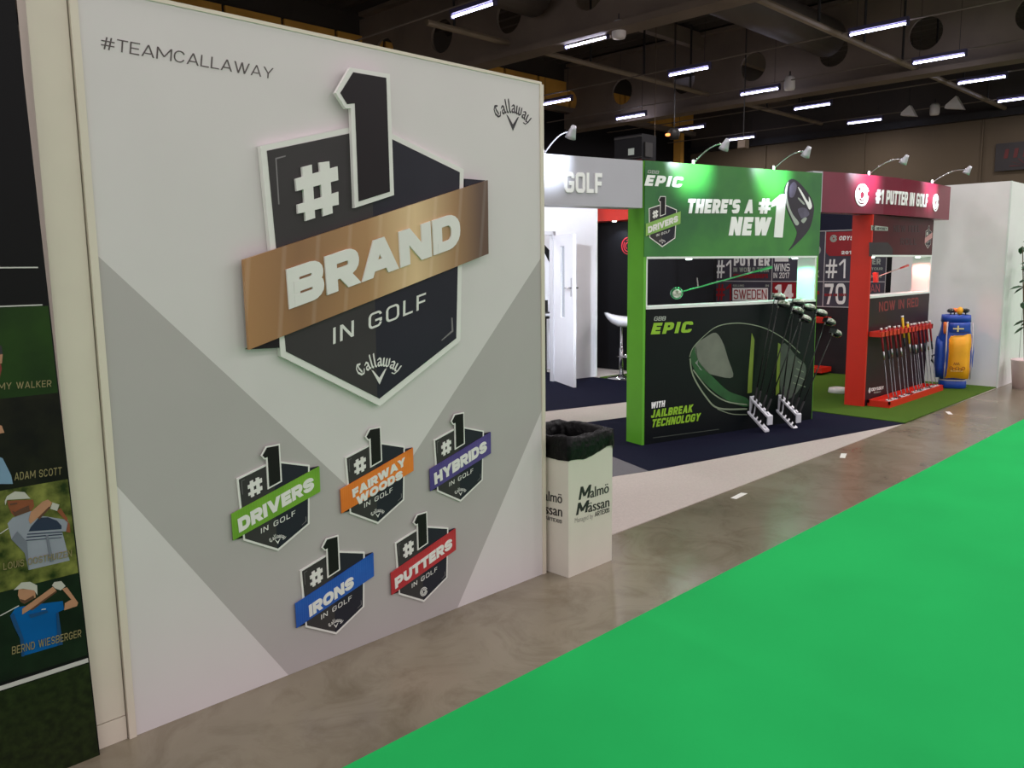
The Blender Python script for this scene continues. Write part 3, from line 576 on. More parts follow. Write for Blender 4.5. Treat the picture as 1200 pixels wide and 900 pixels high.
# ================================================================== LITTER BIN
bx0, bx1, by0, by1, bh = 3.146, 3.512, 2.722, 3.085, .70
BIN = M('bin_white', (214, 208, 196), .45, noise=(5, .02)); BAGM = M('black_bag_plastic', (8, 8, 9), .42, bump=(26, 1.0), noise=(10, .2), spec=.35)
t = thing('litter_bin', ((bx0 + bx1) / 2, (by0 + by1) / 2, 0), 'white square cardboard litter bin with black bag beside the wall', 'litter bin')
g = Geo(); g.box(bx0, bx1, by0, by0 + .008, 0, bh); g.box(bx0, bx1, by1 - .008, by1, 0, bh); g.box(bx0, bx0 + .008, by0 + .008, by1 - .008, 0, bh); g.box(bx1 - .008, bx1, by0 + .008, by1 - .008, 0, bh); g.box(bx0 + .008, bx1 - .008, by0 + .008, by1 - .008, .01, .02)
g.make('body', BIN, t)
def sq_ring(inset, zf, n=16):
    out = []
    for k in range(4 * n):
        s, f = divmod(k, n); f /= n; x0, x1, y0, y1 = bx0 + inset, bx1 - inset, by0 + inset, by1 - inset
        x, y = [(x0 + (x1 - x0) * f, y0), (x1, y0 + (y1 - y0) * f), (x1 - (x1 - x0) * f, y1), (x0, y1 - (y1 - y0) * f)][s]
        out.append(Vector((x, y, zf(s, f, k)))) 
    return out
rj = random.Random(3); jit = [.5 * math.sin(k * 2 * math.pi * 5 / 64 + 1) + .35 * math.sin(k * 2 * math.pi * 9 / 64) + rj.uniform(-.25, .25) for k in range(64)]
rings = [sq_ring(-.004, lambda s, f, k: .625 - (.0 if s else .022 * math.sin(f * math.pi)) + .006 * jit[k] + (.045 * f if s == 0 else .0)),
         sq_ring(-.010, lambda s, f, k: .655 + .004 * jit[k]), sq_ring(-.009, lambda s, f, k: .70 + .004 * jit[-k]), sq_ring(-.006, lambda s, f, k: .735 + .008 * jit[k]),
         sq_ring(.004, lambda s, f, k: .752 + .010 * jit[-k]), sq_ring(.020, lambda s, f, k: .735 + .012 * jit[k]), sq_ring(.012, lambda s, f, k: .62 + .02 * jit[-k]), sq_ring(.03, lambda s, f, k: .45), sq_ring(.16, lambda s, f, k: .33)]
for r in rings[1:7]:
    for i, v in enumerate(r): v.x += .004 * jit[(i * 7) % 64]; v.y += .004 * jit[(i * 5) % 64]
g = Geo(); g.loft(rings, False); n = len(rings[0]); g.add(rings[-1], [tuple(range(n))]); g.make('bin_bag', BAGM, t, smooth=True)
def flat_text(name, parent, s, fr, BL, BR, TL, mat, d=.001, shifts=(0,), shear=0.0):
    """light lower-case lettering from the built-in font, laid on a frame"""
    cu = bpy.data.curves.new('tmp', 'FONT'); cu.body = s; cu.resolution_u = 3; cu.shear = shear; tmp = bpy.data.objects.new('tmp', cu); COL.objects.link(tmp)
    dg = bpy.context.evaluated_depsgraph_get(); me = bpy.data.meshes.new_from_object(tmp.evaluated_get(dg)); bpy.data.objects.remove(tmp)
    xs = [v.co.x for v in me.vertices]; x0, x1 = min(xs), max(xs); capH = .69
    BL, BR, TL = fr.px(*BL), fr.px(*BR), fr.px(*TL); ex = ((BR[0] - BL[0]) / (x1 - x0), (BR[1] - BL[1]) / (x1 - x0)); ey = ((TL[0] - BL[0]) / capH, (TL[1] - BL[1]) / capH)
    g = Geo()
    for i, sh in enumerate(shifts):
        g.add([fr.at(BL[0] + ex[0] * (v.co.x - x0 + sh) + ey[0] * v.co.y, BL[1] + ex[1] * (v.co.x - x0 + sh) + ey[1] * v.co.y, d + i * .0001) for v in me.vertices], [tuple(p.vertices) for p in me.polygons])
    bpy.data.meshes.remove(me); return g.make(name, mat, parent)
B1 = Frame((bx0, by0, 0), (1, 0, 0), (0, -1, 0)); B2 = Frame((bx0, by0, 0), (0, -1, 0), (-1, 0, 0))
sh = (0, .022, .044); SOFT = M('soft_grey_ink', (150, 146, 140), .5, noise=(9, .02))
lettering('lettering', t, B1, 'M', (678, 586), (690.5, 583), (680.5, 570.5), INK, w=.26, wx=1.35, d0=.0005, th=.001); flat_text('lettering', t, 'almö', B1, (691.5, 583.6), (713, 577), (691.5, 571.5), INK, .001, sh)
lettering('lettering', t, B1, 'M', (675, 604), (688, 600), (677.5, 589.5), INK, w=.26, wx=1.35, d0=.0005, th=.001); flat_text('lettering', t, 'ässan', B1, (689, 600.5), (713.5, 593.5), (689, 588.5), INK, .001, sh)
flat_text('lettering', t, 'Managed by', B1, (673.5, 613), (695, 607), (673.5, 607), SOFT, .001); lettering('lettering', t, B1, 'ARTEXIS', (697, 605.5), (714, 600), (697, 600), INK, w=.14, d0=.0005, th=.001)
flat_text('lettering', t, 'Malmö', B2, (630, 584.5), (658.5, 590), (630, 573), INK, .001, sh); flat_text('lettering', t, 'Mässan', B2, (625, 598.5), (658.5, 605.5), (625, 587), INK, .001, sh)
lettering('lettering', t, B2, 'ARTEXIS', (639, 608.5), (658.5, 613.5), (639, 604.5), INK, w=.14, d0=.0005, th=.001)

# ================================================================== GREEN CLUB STAND
GA = floor_pt(752, 523); GB = floor_pt(951, 492); gd = (GB - GA).normalized(); gn = Vector((gd.y, -gd.x, 0))
GF = Frame(GA, gd, gn); GL = (GB - GA).length + .005; DEP = .22; GZ0, GZ1, GH = 1.252, 1.672, 2.508
GPRINT = M('green_fascia_print', (16, 92, 40), .28, noise=(1.3, .1), c2=(58, 136, 48)); DPRINT = M('dark_club_print', (11, 16, 19), .4, noise=(2, .15))
SHELFW = M('white_shelf', (226, 232, 228), .4, noise=(5, .02))
t = thing('club_stand', GA + gd * (GL / 2) - gn * (DEP / 2), 'tall green and black golf club display stand with lit opening', 'display stand')
Geo().obox(GF, 0, .03, 0, GH, -DEP, 0).make('side_panel', GREENL, t); Geo().obox(GF, GL - .025, GL, 0, GH, -DEP, 0).make('side_panel', GREENL, t)
Geo().obox(GF, .03, GL - .025, GZ1 + .02, GH, -DEP, -.004).make('upper_box', SHELFW, t); Geo().obox(GF, .03, GL - .025, 0, GZ0 - .025, -DEP, -.004).make('lower_box', SHELFW, t)
fas = Geo().obox(GF, 0.0, GL, GZ1 + .018, GH, -.003, .006).make('fascia_print', GPRINT, t)
low = Geo().obox(GF, .028, GL - .01, .0, GZ0 - .022, -.003, .004).make('lower_print', DPRINT, t)
Geo().obox(GF, .03, GL - .025, GZ1, GZ1 + .018, -DEP, .006).make('shelf_board', SHELFW, t); Geo().obox(GF, .03, GL - .025, GZ0 - .022, GZ0, -DEP, .008).make('shelf_board', SHELFW, t)
Geo().obox(GF, GL - .045, GL - .025, GZ0, GZ1, -DEP, 0).make('opening_cheek', SHELFW, t); Geo().obox(GF, .03, .045, GZ0, GZ1, -DEP, 0).make('opening_cheek', SHELFW, t)
def spot(name, loc, target, power, col, angle=70, blend=.6, r=.02):
    l = bpy.data.lights.new(name, 'SPOT'); l.energy = power; l.color = col; l.spot_size = math.radians(angle); l.spot_blend = blend; l.shadow_soft_size = r
    o = bpy.data.objects.new(name, l); COL.objects.link(o); o.location = loc; o.rotation_euler = (Vector(target) - Vector(loc)).to_track_quat('-Z', 'Y').to_euler(); return o
LEDM = M('led_lens', (255, 255, 255), .3, emit=((225, 255, 240), 6), noise=(5, .001))
def downlight(parent, fr, a, z, d, power, col):
    c = fr.at(a, z, d); Geo().lathe([(0, -.012), (.025, -.01), (.03, 0), (0, .001)], c, 14).make('downlight', LEDM, parent, smooth=True)
    spot('downlight_lamp', c - Vector((0, 0, .025)), c - Vector((0, 0, 1)), power, col, 150, .5, .02)
downlight(t, GF, GF.px(808, 309, -.1)[0], GZ1, -.11, 3, (.12, 1, .48)); downlight(t, GF, GL - .22, GZ1, -.11, 10, (.16, 1, .5))
# fascia lettering
PW = M('bright_print', (244, 246, 244), .45, noise=(8, .01)); LIME = M('lime_print', (140, 190, 40), .45, noise=(8, .05)); SIL = M('silver_print', (160, 170, 160), .45, noise=(8, .05))
def gl(s, BL, BR, TL, mat, w=.26, rad=.5, sp=.12, th=.002, par=None): return lettering('lettering', par or fas, GF, s, BL, BR, TL, mat, w=w, rad=rad, sp=sp, d0=.0055, th=th)
gl('GBB', (758.5, 203), (771.5, 204), (759.5, 199), SIL, .16); gl('EPIC', (755, 217.5), (798, 219.5), (758.5, 205), PW, .26, .35, .16)
gl("THERE'S A", (804, 250), (881.5, 250), (806.5, 233), PW, .27, .35, .1, .006); gl('#', (888, 250.5), (902, 250.5), (889.5, 232.5), PW, .2, .5, .1, .006)
gl('NEW', (853.5, 276), (900.5, 276), (857, 254), PW, .27, .35, .1, .006)
plate('numeral', GF, GF.pts([(906, 278), (916, 278.5), (920.5, 228), (914, 228), (904, 236), (903, 243), (909, 240.5)]), .0055, .012, PW, fas)
bt, bp = GF.px(775.3, 289.7), GF.px(775.3, 230)
tt_ = badge(GF, bt, bp[1] - bt[1], ['DRIVERS'], ribbon_mat('soft_green_ribbon_print', (120, 168, 70), (146, 188, 92), 30, .04), 'x', .004, d0=.0055, name=fas, txt=[to_unit(tw['DRIVERS'])])
# printed driver head on the fascia (sole view)
hp = lambda L: GF.pts([(850 + x * .12219, 190 + y * .12222) for x, y in L])
head = plate('driver_print', GF, hp(smooth([(560, 270), (575, 215), (610, 170), (655, 165), (700, 195), (760, 260), (815, 340), (845, 430), (830, 550), (800, 640), (740, 720), (670, 790), (600, 850), (650, 770), (680, 680), (660, 620), (610, 520), (570, 400)])), .0055, .0075, M('driver_black_print', (24, 24, 34), .3, noise=(9, .2)), fas)
for nm, m, L in (('face_edge_print', SIL, [(565, 280), (580, 220), (600, 190), (585, 300), (600, 400), (640, 500), (700, 580), (670, 605), (620, 510), (578, 400)]), ('sole_print', M('violet_grey_print', (84, 80, 100), .4, noise=(12, .2)), [(610, 240), (650, 190), (680, 230), (650, 330), (610, 330)]),
                 ('chevron_print', PW, [(690, 245), (720, 270), (790, 385), (795, 330), (825, 420), (800, 455), (770, 400)]), ('weight_print', MATS['violet_grey_print'], [(690, 450), (760, 440), (800, 500), (740, 540), (710, 520)]), ('badge_print', SIL, [(720, 560), (760, 530), (775, 545), (745, 585)]), ('sole_line_print', SIL, [(690, 350), (705, 345), (755, 400), (740, 405)])):
    plate(nm, GF, hp(smooth(L, 3)), .0075, .0085, m, head)
# lower print: lettering and x-ray club head
gl('GBB', (766, 376), (779.5, 375.5), (767, 371), SIL, .16, par=low); gl('EPIC', (762.5, 392), (809.5, 389.5), (766, 378.5), LIME, .26, .35, .16, par=low)
gl('WITH', (762.5, 479), (778.5, 476.5), (763.5, 471.5), PW, .24, .4, par=low); gl('JAILBREAK', (762.5, 490), (811, 483), (764, 480.5), LIME, .24, .4, .12, par=low); gl('TECHNOLOGY', (763, 501), (819.5, 493), (765, 491.5), LIME, .24, .4, .12, par=low)
cp = lambda L: GF.pts([(760 + x * .16667, 370 + y * .16667) for x, y in L])
cl = plate('club_head_print', GF, cp(smooth([(285, 270), (320, 210), (390, 140), (480, 75), (600, 52), (720, 60), (840, 95), (960, 170), (1060, 260), (1110, 340), (1100, 470), (1030, 560), (930, 640), (800, 690), (690, 700), (580, 690), (480, 655), (400, 570), (330, 460), (290, 360)])), .0035, .005, M('xray_green_print', (12, 20, 17), .35, noise=(4, .2)), low)
for nm, m, L in (('crown_print', M('grey_glow_print', (104, 110, 98), .4, noise=(5, .15)), [(325, 210), (400, 150), (470, 120), (520, 190), (555, 300), (590, 430), (470, 420), (400, 390), (340, 300)]),
                 ('sole_glow_print', M('green_glow_print', (26, 78, 34), .4, noise=(6, .25)), [(292, 280), (330, 220), (350, 320), (450, 430), (560, 530), (690, 580), (690, 640), (560, 600), (420, 500), (320, 380)]),
                 ('bar_print', M('bar_lime_print', (108, 132, 40), .4, noise=(9, .08)), [(722, 120), (742, 170), (722, 540), (693, 545), (700, 400)]), ('bar_print', MATS['bar_lime_print'], [(908, 190), (925, 200), (915, 540), (892, 560), (897, 400)]),
                 ('face_print', M('face_grey_print', (70, 78, 70), .4, noise=(8, .15)), [(935, 200), (1040, 290), (1100, 350), (1090, 450), (1020, 560), (930, 560)]), ('chevron_print', SIL, [(325, 330), (350, 300), (340, 340), (375, 385), (362, 380)])):
    plate(nm, GF, cp(L if 'bar' in nm or 'chev' in nm else smooth(L)), .005, .0062, m, cl)
LINEP = M('pale_line_print', (128, 142, 118), .4, noise=(6, .1))
for L, w in (([(285, 290), (310, 225), (390, 140), (480, 75), (600, 52), (720, 62), (840, 98), (960, 170), (1060, 262)], 5), ([(288, 300), (310, 420), (400, 570), (490, 650), (690, 655)], 9), ([(310, 380), (420, 520), (540, 600), (690, 625)], 7), ([(480, 655), (580, 690), (690, 695)], 4)):
    P_ = cp(smooth(L, 5, False)); g = Geo()
    for q in ribbon(P_, w * .0018): g.prism(GF, q, .0062, .0068)
    g.make('outline_print', LINEP, cl)
for k in range(4):
    g = Geo()
    for q in ribbon(cp([(1010 + k * 12, 470 - k * 50), (1100 - k * 6, 500 - k * 52)]), .008): g.prism(GF, q, .0062, .0068)
    g.make('score_line_print', LINEP, cl)
for q in ribbon(GF.pts([(765, 513), (842, 503)]), .006): g2 = Geo().prism(GF, q, .004, .005); g2.make('line_print', MATS['face_grey_print'], low)

# ---- grey fascia with lettering, at the left of the green stand
GREYF = M('grey_fascia_laminate', (176, 176, 184), .3, noise=(4, .02))
t = thing('entrance_fascia', GF.at(-1.0, 2.103, .05), 'light grey fascia box over the booth entrance', 'fascia')
fb = Geo().obox(GF, -2.6, GF.px(753, 215, .05)[0], 2.103, 2.497, -.17, .05).make('fascia_box', GREYF, t)
lettering('lettering', t, GF, 'GOLF', (661, 225.5), (704.5, 226.5), (661, 201.5), PW, w=.2, rad=.45, sp=.13, d0=.05, th=.012)
Geo().obox(GF, -2.6, -2.55, 0, 2.103, -.17, -.02).make('support_post', GREYF, t)

# ---- arm spotlights
def arm_lamp(base, out, fr_t, lab, power=22, reach=.40, rise=.13, target=None):
    t = thing('arm_spotlight', base, lab, 'spotlight', 'arm spotlights on the booth fascias'); o = Vector(out).normalized(); b = Vector(base)
    arm = [b + o * (reach * (k / 8)) + Vector((0, 0, rise * math.sin(min(1, k / 8 * 1.15) * math.pi * .55))) for k in range(9)]
    Geo().tube([b + Vector((0, 0, .001)), b + Vector((0, 0, .03))], .02, 10).make('clamp', CHROME, t)
    Geo().tube(arm, .0075, 8).make('arm', CHROME, t, smooth=True)
    e = arm[-1]; ax = ((-o) * .6 + Vector((0, 0, -1))).normalized(); Rm = ax.to_track_quat('Z', 'Y').to_matrix()
    g = Geo(); g.lathe([(0.0, -.035), (.018, -.035), (.024, -.01), (.036, .035), (.043, .06)], (0, 0, 0), 16); g.v = [e + Rm @ v for v in g.v]; g.make('lamp_head', M('satin_lamp_metal', (190, 192, 198), .45, .6, noise=(20, .03)), t, smooth=True)
    g = Geo(); g.lathe([(0, .054), (.039, .056), (.039, .058), (0, .06)], (0, 0, 0), 16); g.v = [e + Rm @ v for v in g.v]; g.make('lens', M('lamp_lens', (255, 255, 255), .3, emit=((235, 240, 255), 14), noise=(5, .001)), t)
    s = spot('arm_lamp_light', e + ax * .075, target or (Vector(base) - Vector((0, 0, .02))), power * (3 if target else 2.1), (.80, .88, 1.0), 45 if target else 85, .8, .035)
arm_lamp(GF.at(GF.px(637, 181, -.0)[0], 2.50, .0), gn, GF, 'chrome arm spotlight above the grey entrance fascia', 14)
arm_lamp(GF.at(GF.px(812, 190)[0], 2.51, 0), gn, GF, 'chrome arm spotlight on the left half of the green fascia', 20)
arm_lamp(GF.at(GF.px(906, 197)[0], 2.51, 0), gn, GF, 'chrome arm spotlight on the right half of the green fascia', 20)

arm_lamp(GF.at(-1.25, 2.50, -.16), -gn, GF, 'added unseen arm spotlight behind the grey entrance fascia brightening the room wall', 240, target=Vector((8.9, 7.6, 1.5)))  # extra lamp out of view, added to brighten the white meeting room wall

# ================================================================== RED PUTTER STAND with curved maroon fascia
RX0, RX1, RY = 9.285, 10.70, 3.662
RF = Frame((RX0, RY, 0), (1, 0, 0), (0, -1, 0)); RL = RF.px(1091, 320)[0]; RX1 = RX0 + RL
MAROON = M('maroon_panel_print', (74, 24, 30), .4, noise=(2, .15)); MDARK = M('charcoal_maroon_print', (52, 30, 34), .4, noise=(2, .15), c2=(40, 30, 34))
t = thing('putter_stand', (RX0 + RL / 2, RY + .1, 0), 'red and dark maroon putter display stand with lit opening', 'display stand')
Geo().obox(RF, 0, .03, 0, 2.135, -.215, 0.004).make('side_panel', RED, t); Geo().obox(RF, RL - .02, RL, 0, 2.135, -.215, 0).make('side_panel', SHELFW, t)
Geo().obox(RF, .03, RL - .02, 1.70, 2.135, -.215, -.004).make('upper_box', SHELFW, t); Geo().obox(RF, .03, RL - .02, 0, 1.225, -.215, -.004).make('lower_box', SHELFW, t)
up = Geo().obox(RF, .03, RL - .02, 1.70, 2.135, -.003, .004).make('upper_print', MAROON, t); lo = Geo().obox(RF, .03, RL - .02, 0, 1.225, -.003, .004).make('lower_print', MDARK, t)
Geo().obox(RF, .03, RL - .02, 1.68, 1.70, -.215, .006).make('shelf_board', SHELFW, t); Geo().obox(RF, .03, RL - .02, 1.225, 1.25, -.215, .008).make('shelf_board', SHELFW, t)
Geo().obox(RF, RL - .04, RL - .02, 1.25, 1.68, -.215, 0).make('opening_cheek', SHELFW, t)
downlight(t, RF, RL - .2, 1.68, -.10, 9, (1, .3, .26)); downlight(t, RF, .3, 1.68, -.10, 2, (1, .45, .4))
def rl(s, BL, BR, TL, mat, w=.2, rad=.5, sp=.14, par=None, d0=.0035): return lettering('lettering', par, RF, s, BL, BR, TL, mat, w=w, rad=rad, sp=sp, d0=d0, th=.0015)
REDP = M('dull_red_print', (120, 28, 28), .5, noise=(6, .05)); DKP = M('dark_letter_print', (48, 20, 26), .5, noise=(6, .05))
plate('brand_tag_print', RF, RF.pts([(1020.5, 264), (1040, 266), (1040, 270.5), (1020.5, 270)]), .004, .005, SIL, up); swirl('ring_logo', up, RF, RF.px(1023.4, 267.2), .035, MDARK, .005, .001, .2)
lettering('lettering', up, RF, 'ODYSSEY', (1027, 269.3), (1039, 269.7), (1027, 266.2), MDARK, w=.2, d0=.005, th=.001)
rl('NEW FEEL', (1047, 272), (1078, 272), (1047, 264), DKP, par=up); rl('ROLL', (1055, 287), (1074, 287), (1055, 279), DKP, par=up)
mt, mp = RF.px(1086.5, 291), RF.px(1086.5, 264.5); badge(RF, mt, mp[1] - mt[1], [], M('pink_ribbon_print', (206, 150, 150), .5, noise=(6, .03)), 'x', .003, d0=.0035, name=up, txt=[])
plate('bag_shape_print', RF, RF.pts([(1018, 284), (1040, 284), (1046, 292), (1045, 300), (1018, 300.5)]), .004, .005, M('dark_bag_print', (40, 30, 36), .5, noise=(3, .1)), up)
rl('NOW IN RED', (1030, 365.5), (1076, 359), (1030, 354), M('red_neon_print', (128, 40, 40), .5, noise=(6, .05)), w=.16, par=lo)
swirl('ring_logo', lo, RF, RF.px(1018.7, 457.5), .03, PW, .0035, .001, .2); rl('ODYSSEY', (1021, 458.5), (1035.5, 455.8), (1021, 454.8), PW, par=lo); rl('GOLF', (1024, 461), (1032, 460), (1024, 459.2), SIL, par=lo)
# curved fascia
path = [(8.46, 3.86), (8.8, 3.765), (9.12, 3.69), (9.5, 3.63), (9.9, 3.59), (10.3, 3.57), (10.7, 3.56), (11.1, 3.565), (11.5, 3.575)]; FZ0, FZ1 = 2.14, 2.55
MFAS = M('maroon_fascia_laminate', (112, 22, 44), .3, noise=(3, .05))
t = thing('curved_fascia', (9.4, 3.65, 2.14), 'curved maroon fascia with white lettering above the putter stand', 'fascia')
g = Geo(); n = len(path); nrm = []
for i in range(n):
    a = Vector(path[max(i - 1, 0)]); b = Vector(path[min(i + 1, n - 1)]); d = (b - a).normalized(); nrm.append(Vector((d.y, -d.x)))
ring = [[Vector((p[0], p[1], FZ0)), Vector((p[0], p[1], FZ1)), Vector((p[0] - q.x * .2, p[1] - q.y * .2, FZ1)), Vector((p[0] - q.x * .2, p[1] - q.y * .2, FZ0))] for p, q in zip(path, nrm)]
g.loft(ring); g.make('fascia_box', MFAS, t)
cum = [0]
for p, q in zip(path[:-1], path[1:]): cum.append(cum[-1] + math.hypot(q[0] - p[0], q[1] - p[1]))
class CurveFrame:
    def at(s, a, z, d=0.0):
        a = max(0, min(cum[-1] - 1e-6, a)); i = max(k for k in range(n - 1) if cum[k] <= a); f = (a - cum[i]) / (cum[i + 1] - cum[i])
        p = Vector(path[i]).lerp(Vector(path[i + 1]), f); q = nrm[i].lerp(nrm[i + 1], f); return Vector((p.x + q.x * d, p.y + q.y * d, z))
    def px(s, u, v, d=0.0):
        best = None
        for k in range(400):
            p = s.at(cum[-1] * k / 399, 2.3, d); c = ROT.transposed() @ (p - EYE); uu = 600 + FPX * c.x / -c.z
            if best is None or abs(uu - u) < best[0]: best = (abs(uu - u), cum[-1] * k / 399, p, c)
        z = EYE.z; c = best[3]; p = best[2]
        lo_, hi_ = 0, 4
        for _ in range(30):
            mz = (lo_ + hi_) / 2; cc = ROT.transposed() @ (Vector((p.x, p.y, mz)) - EYE); vv = 450 - FPX * cc.y / -cc.z
            if vv > v: lo_ = mz
            else: hi_ = mz
        return (best[1], lo_)
    def pts(s, L, d=0): return [s.px(*q) for q in L]
CF = CurveFrame()
swirl('ring_logo', t, CF, CF.px(1009.5, 228.5), .118, PW, .002, .006); swirl('ring_logo', t, CF, CF.px(1096, 237.5), .105, PW, .002, .006)
lettering('lettering', t, CF, '#1 PUTTER IN GOLF', (1026, 238.5), (1086, 243), (1026.5, 222), PW, w=.2, rad=.5, sp=.14, d0=.002, th=.008)
Geo().obox(Frame((8.33, 3.905, 0), (.13, -.045, 0), (-.045, -.13, 0)), 0, .137, FZ0, FZ1, -.15, .0).make('end_panel', GREYF, t)
b = CF.at(CF.px(1016, 206)[0], FZ1); arm_lamp(b, nrm[3].to_3d(), None, 'chrome arm spotlight on the left part of maroon fascia', 22)
b = CF.at(CF.px(1090, 214)[0], FZ1); arm_lamp(b, nrm[-2].to_3d(), None, 'chrome arm spotlight on the right end of maroon fascia', 22)

# ================================================================== BACK WALLS OF THE BOOTH
bkx = 11.85; KF = Frame((bkx, 0, 0), (0, -1, 0), (-1, 0, 0))
KW = M('graphic_wall_print', (76, 74, 86), .5, noise=(2, .08)); KTOP = M('dark_navy_band', (30, 32, 52), .5, noise=(2, .08)); KLOW = M('dark_grey_dado', (46, 42, 46), .5, noise=(2, .08)); LINE = M('thin_white_print', (190, 188, 190), .5, noise=(6, .02))
a_end = KF.px(1046, 300)[0]; zt = KF.px(958, 271)[1]; zb_ = KF.px(955, 359)[1]; zm = KF.px(870, 329.5)[1]
t = thing('graphic_back_wall', (bkx, 5.8, 0), 'dark grey back wall printed with grid of white and red slogans', 'graphic wall')
Geo().obox(KF, -8.2, a_end, 0, 2.45, -.08, 0).make('wall_panel', KW, t); Geo().obox(KF, -8.2, a_end, zt, 2.45, 0, .004).make('top_band', KTOP, t); Geo().obox(KF, -8.2, a_end, 0, zb_, 0, .004).make('dado_panel', KLOW, t)
Geo().obox(KF, a_end - .07, a_end, 0, 2.45, -.08, .012).make('edge_profile', BLACKW, t)
g = Geo()
for z in (zt, zm, zb_): g.obox(KF, -7.9, a_end - .07, z - .006, z + .006, .004, .006)
for u in (905, 966, 1038.5, 836.5): a = KF.px(u, 315)[0]; g.obox(KF, a - .006, a + .006, zb_, zt, .004, .006)
g.make('grid_lines', LINE, t)
REDC = M('crimson_print', (150, 24, 34), .5, noise=(4, .05)); 
def kl(s, BL, BR, TL, mat, w=.2, rad=.5, sp=.14): return lettering('lettering', t, KF, s, BL, BR, TL, mat, w=w, rad=rad, sp=sp, d0=.003, th=.002)
def kp(name, L, mat, d=.003): return plate(name, KF, KF.pts(L), .0005, d, mat, t)
kl('#1', (838.5, 326), (857, 326), (838.5, 305), PW, .12); kl('PUTTER', (860, 311.5), (902, 311.5), (860, 301), PW, .26); kl('IN WORLD TOUR', (859.5, 318.8), (901, 318.8), (859.5, 313.5), SIL, .22); kl('CHAMPIONSHIPS', (859.5, 326), (900, 326), (859.5, 321), REDC, .24)
kl('#1', (839, 352), (857, 352), (839, 333), REDC, .14); kl('SELLING', (859, 336), (872, 336), (859, 333.5), SIL, .2); kl('IN', (897, 336), (901, 336), (897, 333.5), SIL, .2)
kp('white_box_print', [(858.5, 337.5), (900, 337.5), (900, 352.5), (858.5, 352.5)], PW, .0031); lettering('lettering', t, KF, 'SWEDEN', (860, 350.5), (898.5, 350.5), (860, 339.5), REDC, w=.12, rad=.6, sp=.12, d0=.0031, th=.002)
kl('WINS', (907, 318), (925.5, 318), (907, 309), PW, .14); kl('IN 2017', (906.5, 326), (925, 326), (906.5, 319.5), PW, .14); kp('white_box_print', [(908, 300), (924, 300), (924, 306.5), (908, 306.5)], PW)
kp('red_box_print', [(905.5, 331), (933, 331), (933, 353.5), (905.5, 353.5)], REDC, .0028); kl('14', (909, 350.5), (929.5, 350.5), (909, 333.5), PW, .24)
kl('X', (955, 325), (960, 325), (955, 317), SIL, .2); kp('red_box_print', [(955, 341), (960, 341), (960, 345), (955, 345)], REDC); kp('round_badge_print', [(954 + 8 * math.cos(k * .35), 293 + 7 * math.sin(k * .35)) for k in range(18)], SIL)
kp('red_badge_print', [(968, 272), (999, 271), (999, 300), (972, 300), (968, 296)], REDC, .0035); swirl('ring_logo', t, KF, KF.px(977, 279.5), .05, SIL, .0035, .001, .25)
lettering('lettering', t, KF, 'ODYSSEY', (983, 281.5), (1012, 281.5), (984, 276.5), PW, w=.22, d0=.0035, th=.002); lettering('lettering', t, KF, '2017', (986, 298), (1002, 298), (986, 294), PW, w=.24, d0=.0035, th=.002)
kl('#1', (967.5, 326), (990.5, 326), (968, 304), PW, .12); kl('70', (966.5, 356.5), (991, 356.5), (966.5, 332.5), PW, .16, .6); lettering('lettering', t, KF, 'WINS ON TOUR', (966, 347.2), (992, 347.2), (966, 344), REDC, w=.3, d0=.0055, th=.001)
kl('PUTTER', (1000, 310), (1032, 310), (1000, 303), SIL, .24); kl('ON THE TOUR', (1000, 316.5), (1034.5, 316.5), (1000, 313.5), SIL, .2); kl('WORLD RANKING', (1000, 325.5), (1033, 325.5), (1000, 322.5), SIL, .2); kl('CLAN', (1010, 343), (1031, 342), (1010, 334), M('pink_print', (170, 90, 96), .5, noise=(4, .1)), .14)
# white partition box at the right
t = thing('partition_wall', (14, 3.6, 0), 'tall white partition block right of the putter stand', 'partition')
Geo().box(11.84, 20, 2.985, -a_end, 0, 2.6).make('panel', M('partition_white', (238, 236, 236), .45, noise=(4, .02)), t)
for i in range(8): x = 12.8 + i * 1.0; Geo().box(x - .006, x + .006, 2.981, 2.986, 0, 2.6).make('joint_profile', M('joint_grey', (150, 150, 150), .5, noise=(4, .02)), t)
Geo().box(11.837, 11.86, 2.977, 2.998, 0, 2.6).make('corner_profile', SHELFW, t)
# black wall with ring logo and red header
KB = Frame((10.2, 0, 0), (0, -1, 0), (-1, 0, 0)); ab = KB.px(836, 330)[0]
t = thing('black_partition', (10.2, 7.3, 0), 'glossy black partition wall behind the bar stool', 'partition')
Geo().obox(KB, -8.75, ab, .017, 2.5, -.08, 0).make('panel', BLACKW, t); swirl('ring_logo', t, KB, KB.px(736.5, 288), .135, M('logo_red_print', (170, 30, 40), .5, noise=(6, .02)), 0, .004, .11)
Geo().obox(KB, -8.6, -7.0, KB.px(715, 258.5, .35)[1], 2.5, .02, .35).make('header_box', RED, t)
c = KB.at(KB.px(720, 257, .2)[0], KB.px(715, 258.5, .35)[1] - .002, .2); Geo().lathe([(0, -.012), (.03, -.01), (.035, 0), (0, .001)], c, 14).make('downlight', LEDM, t); spot('downlight_lamp', c - Vector((0, 0, .03)), c - Vector((-.15, 0, 1)), 14, (.75, .85, 1), 120, .5, .03)

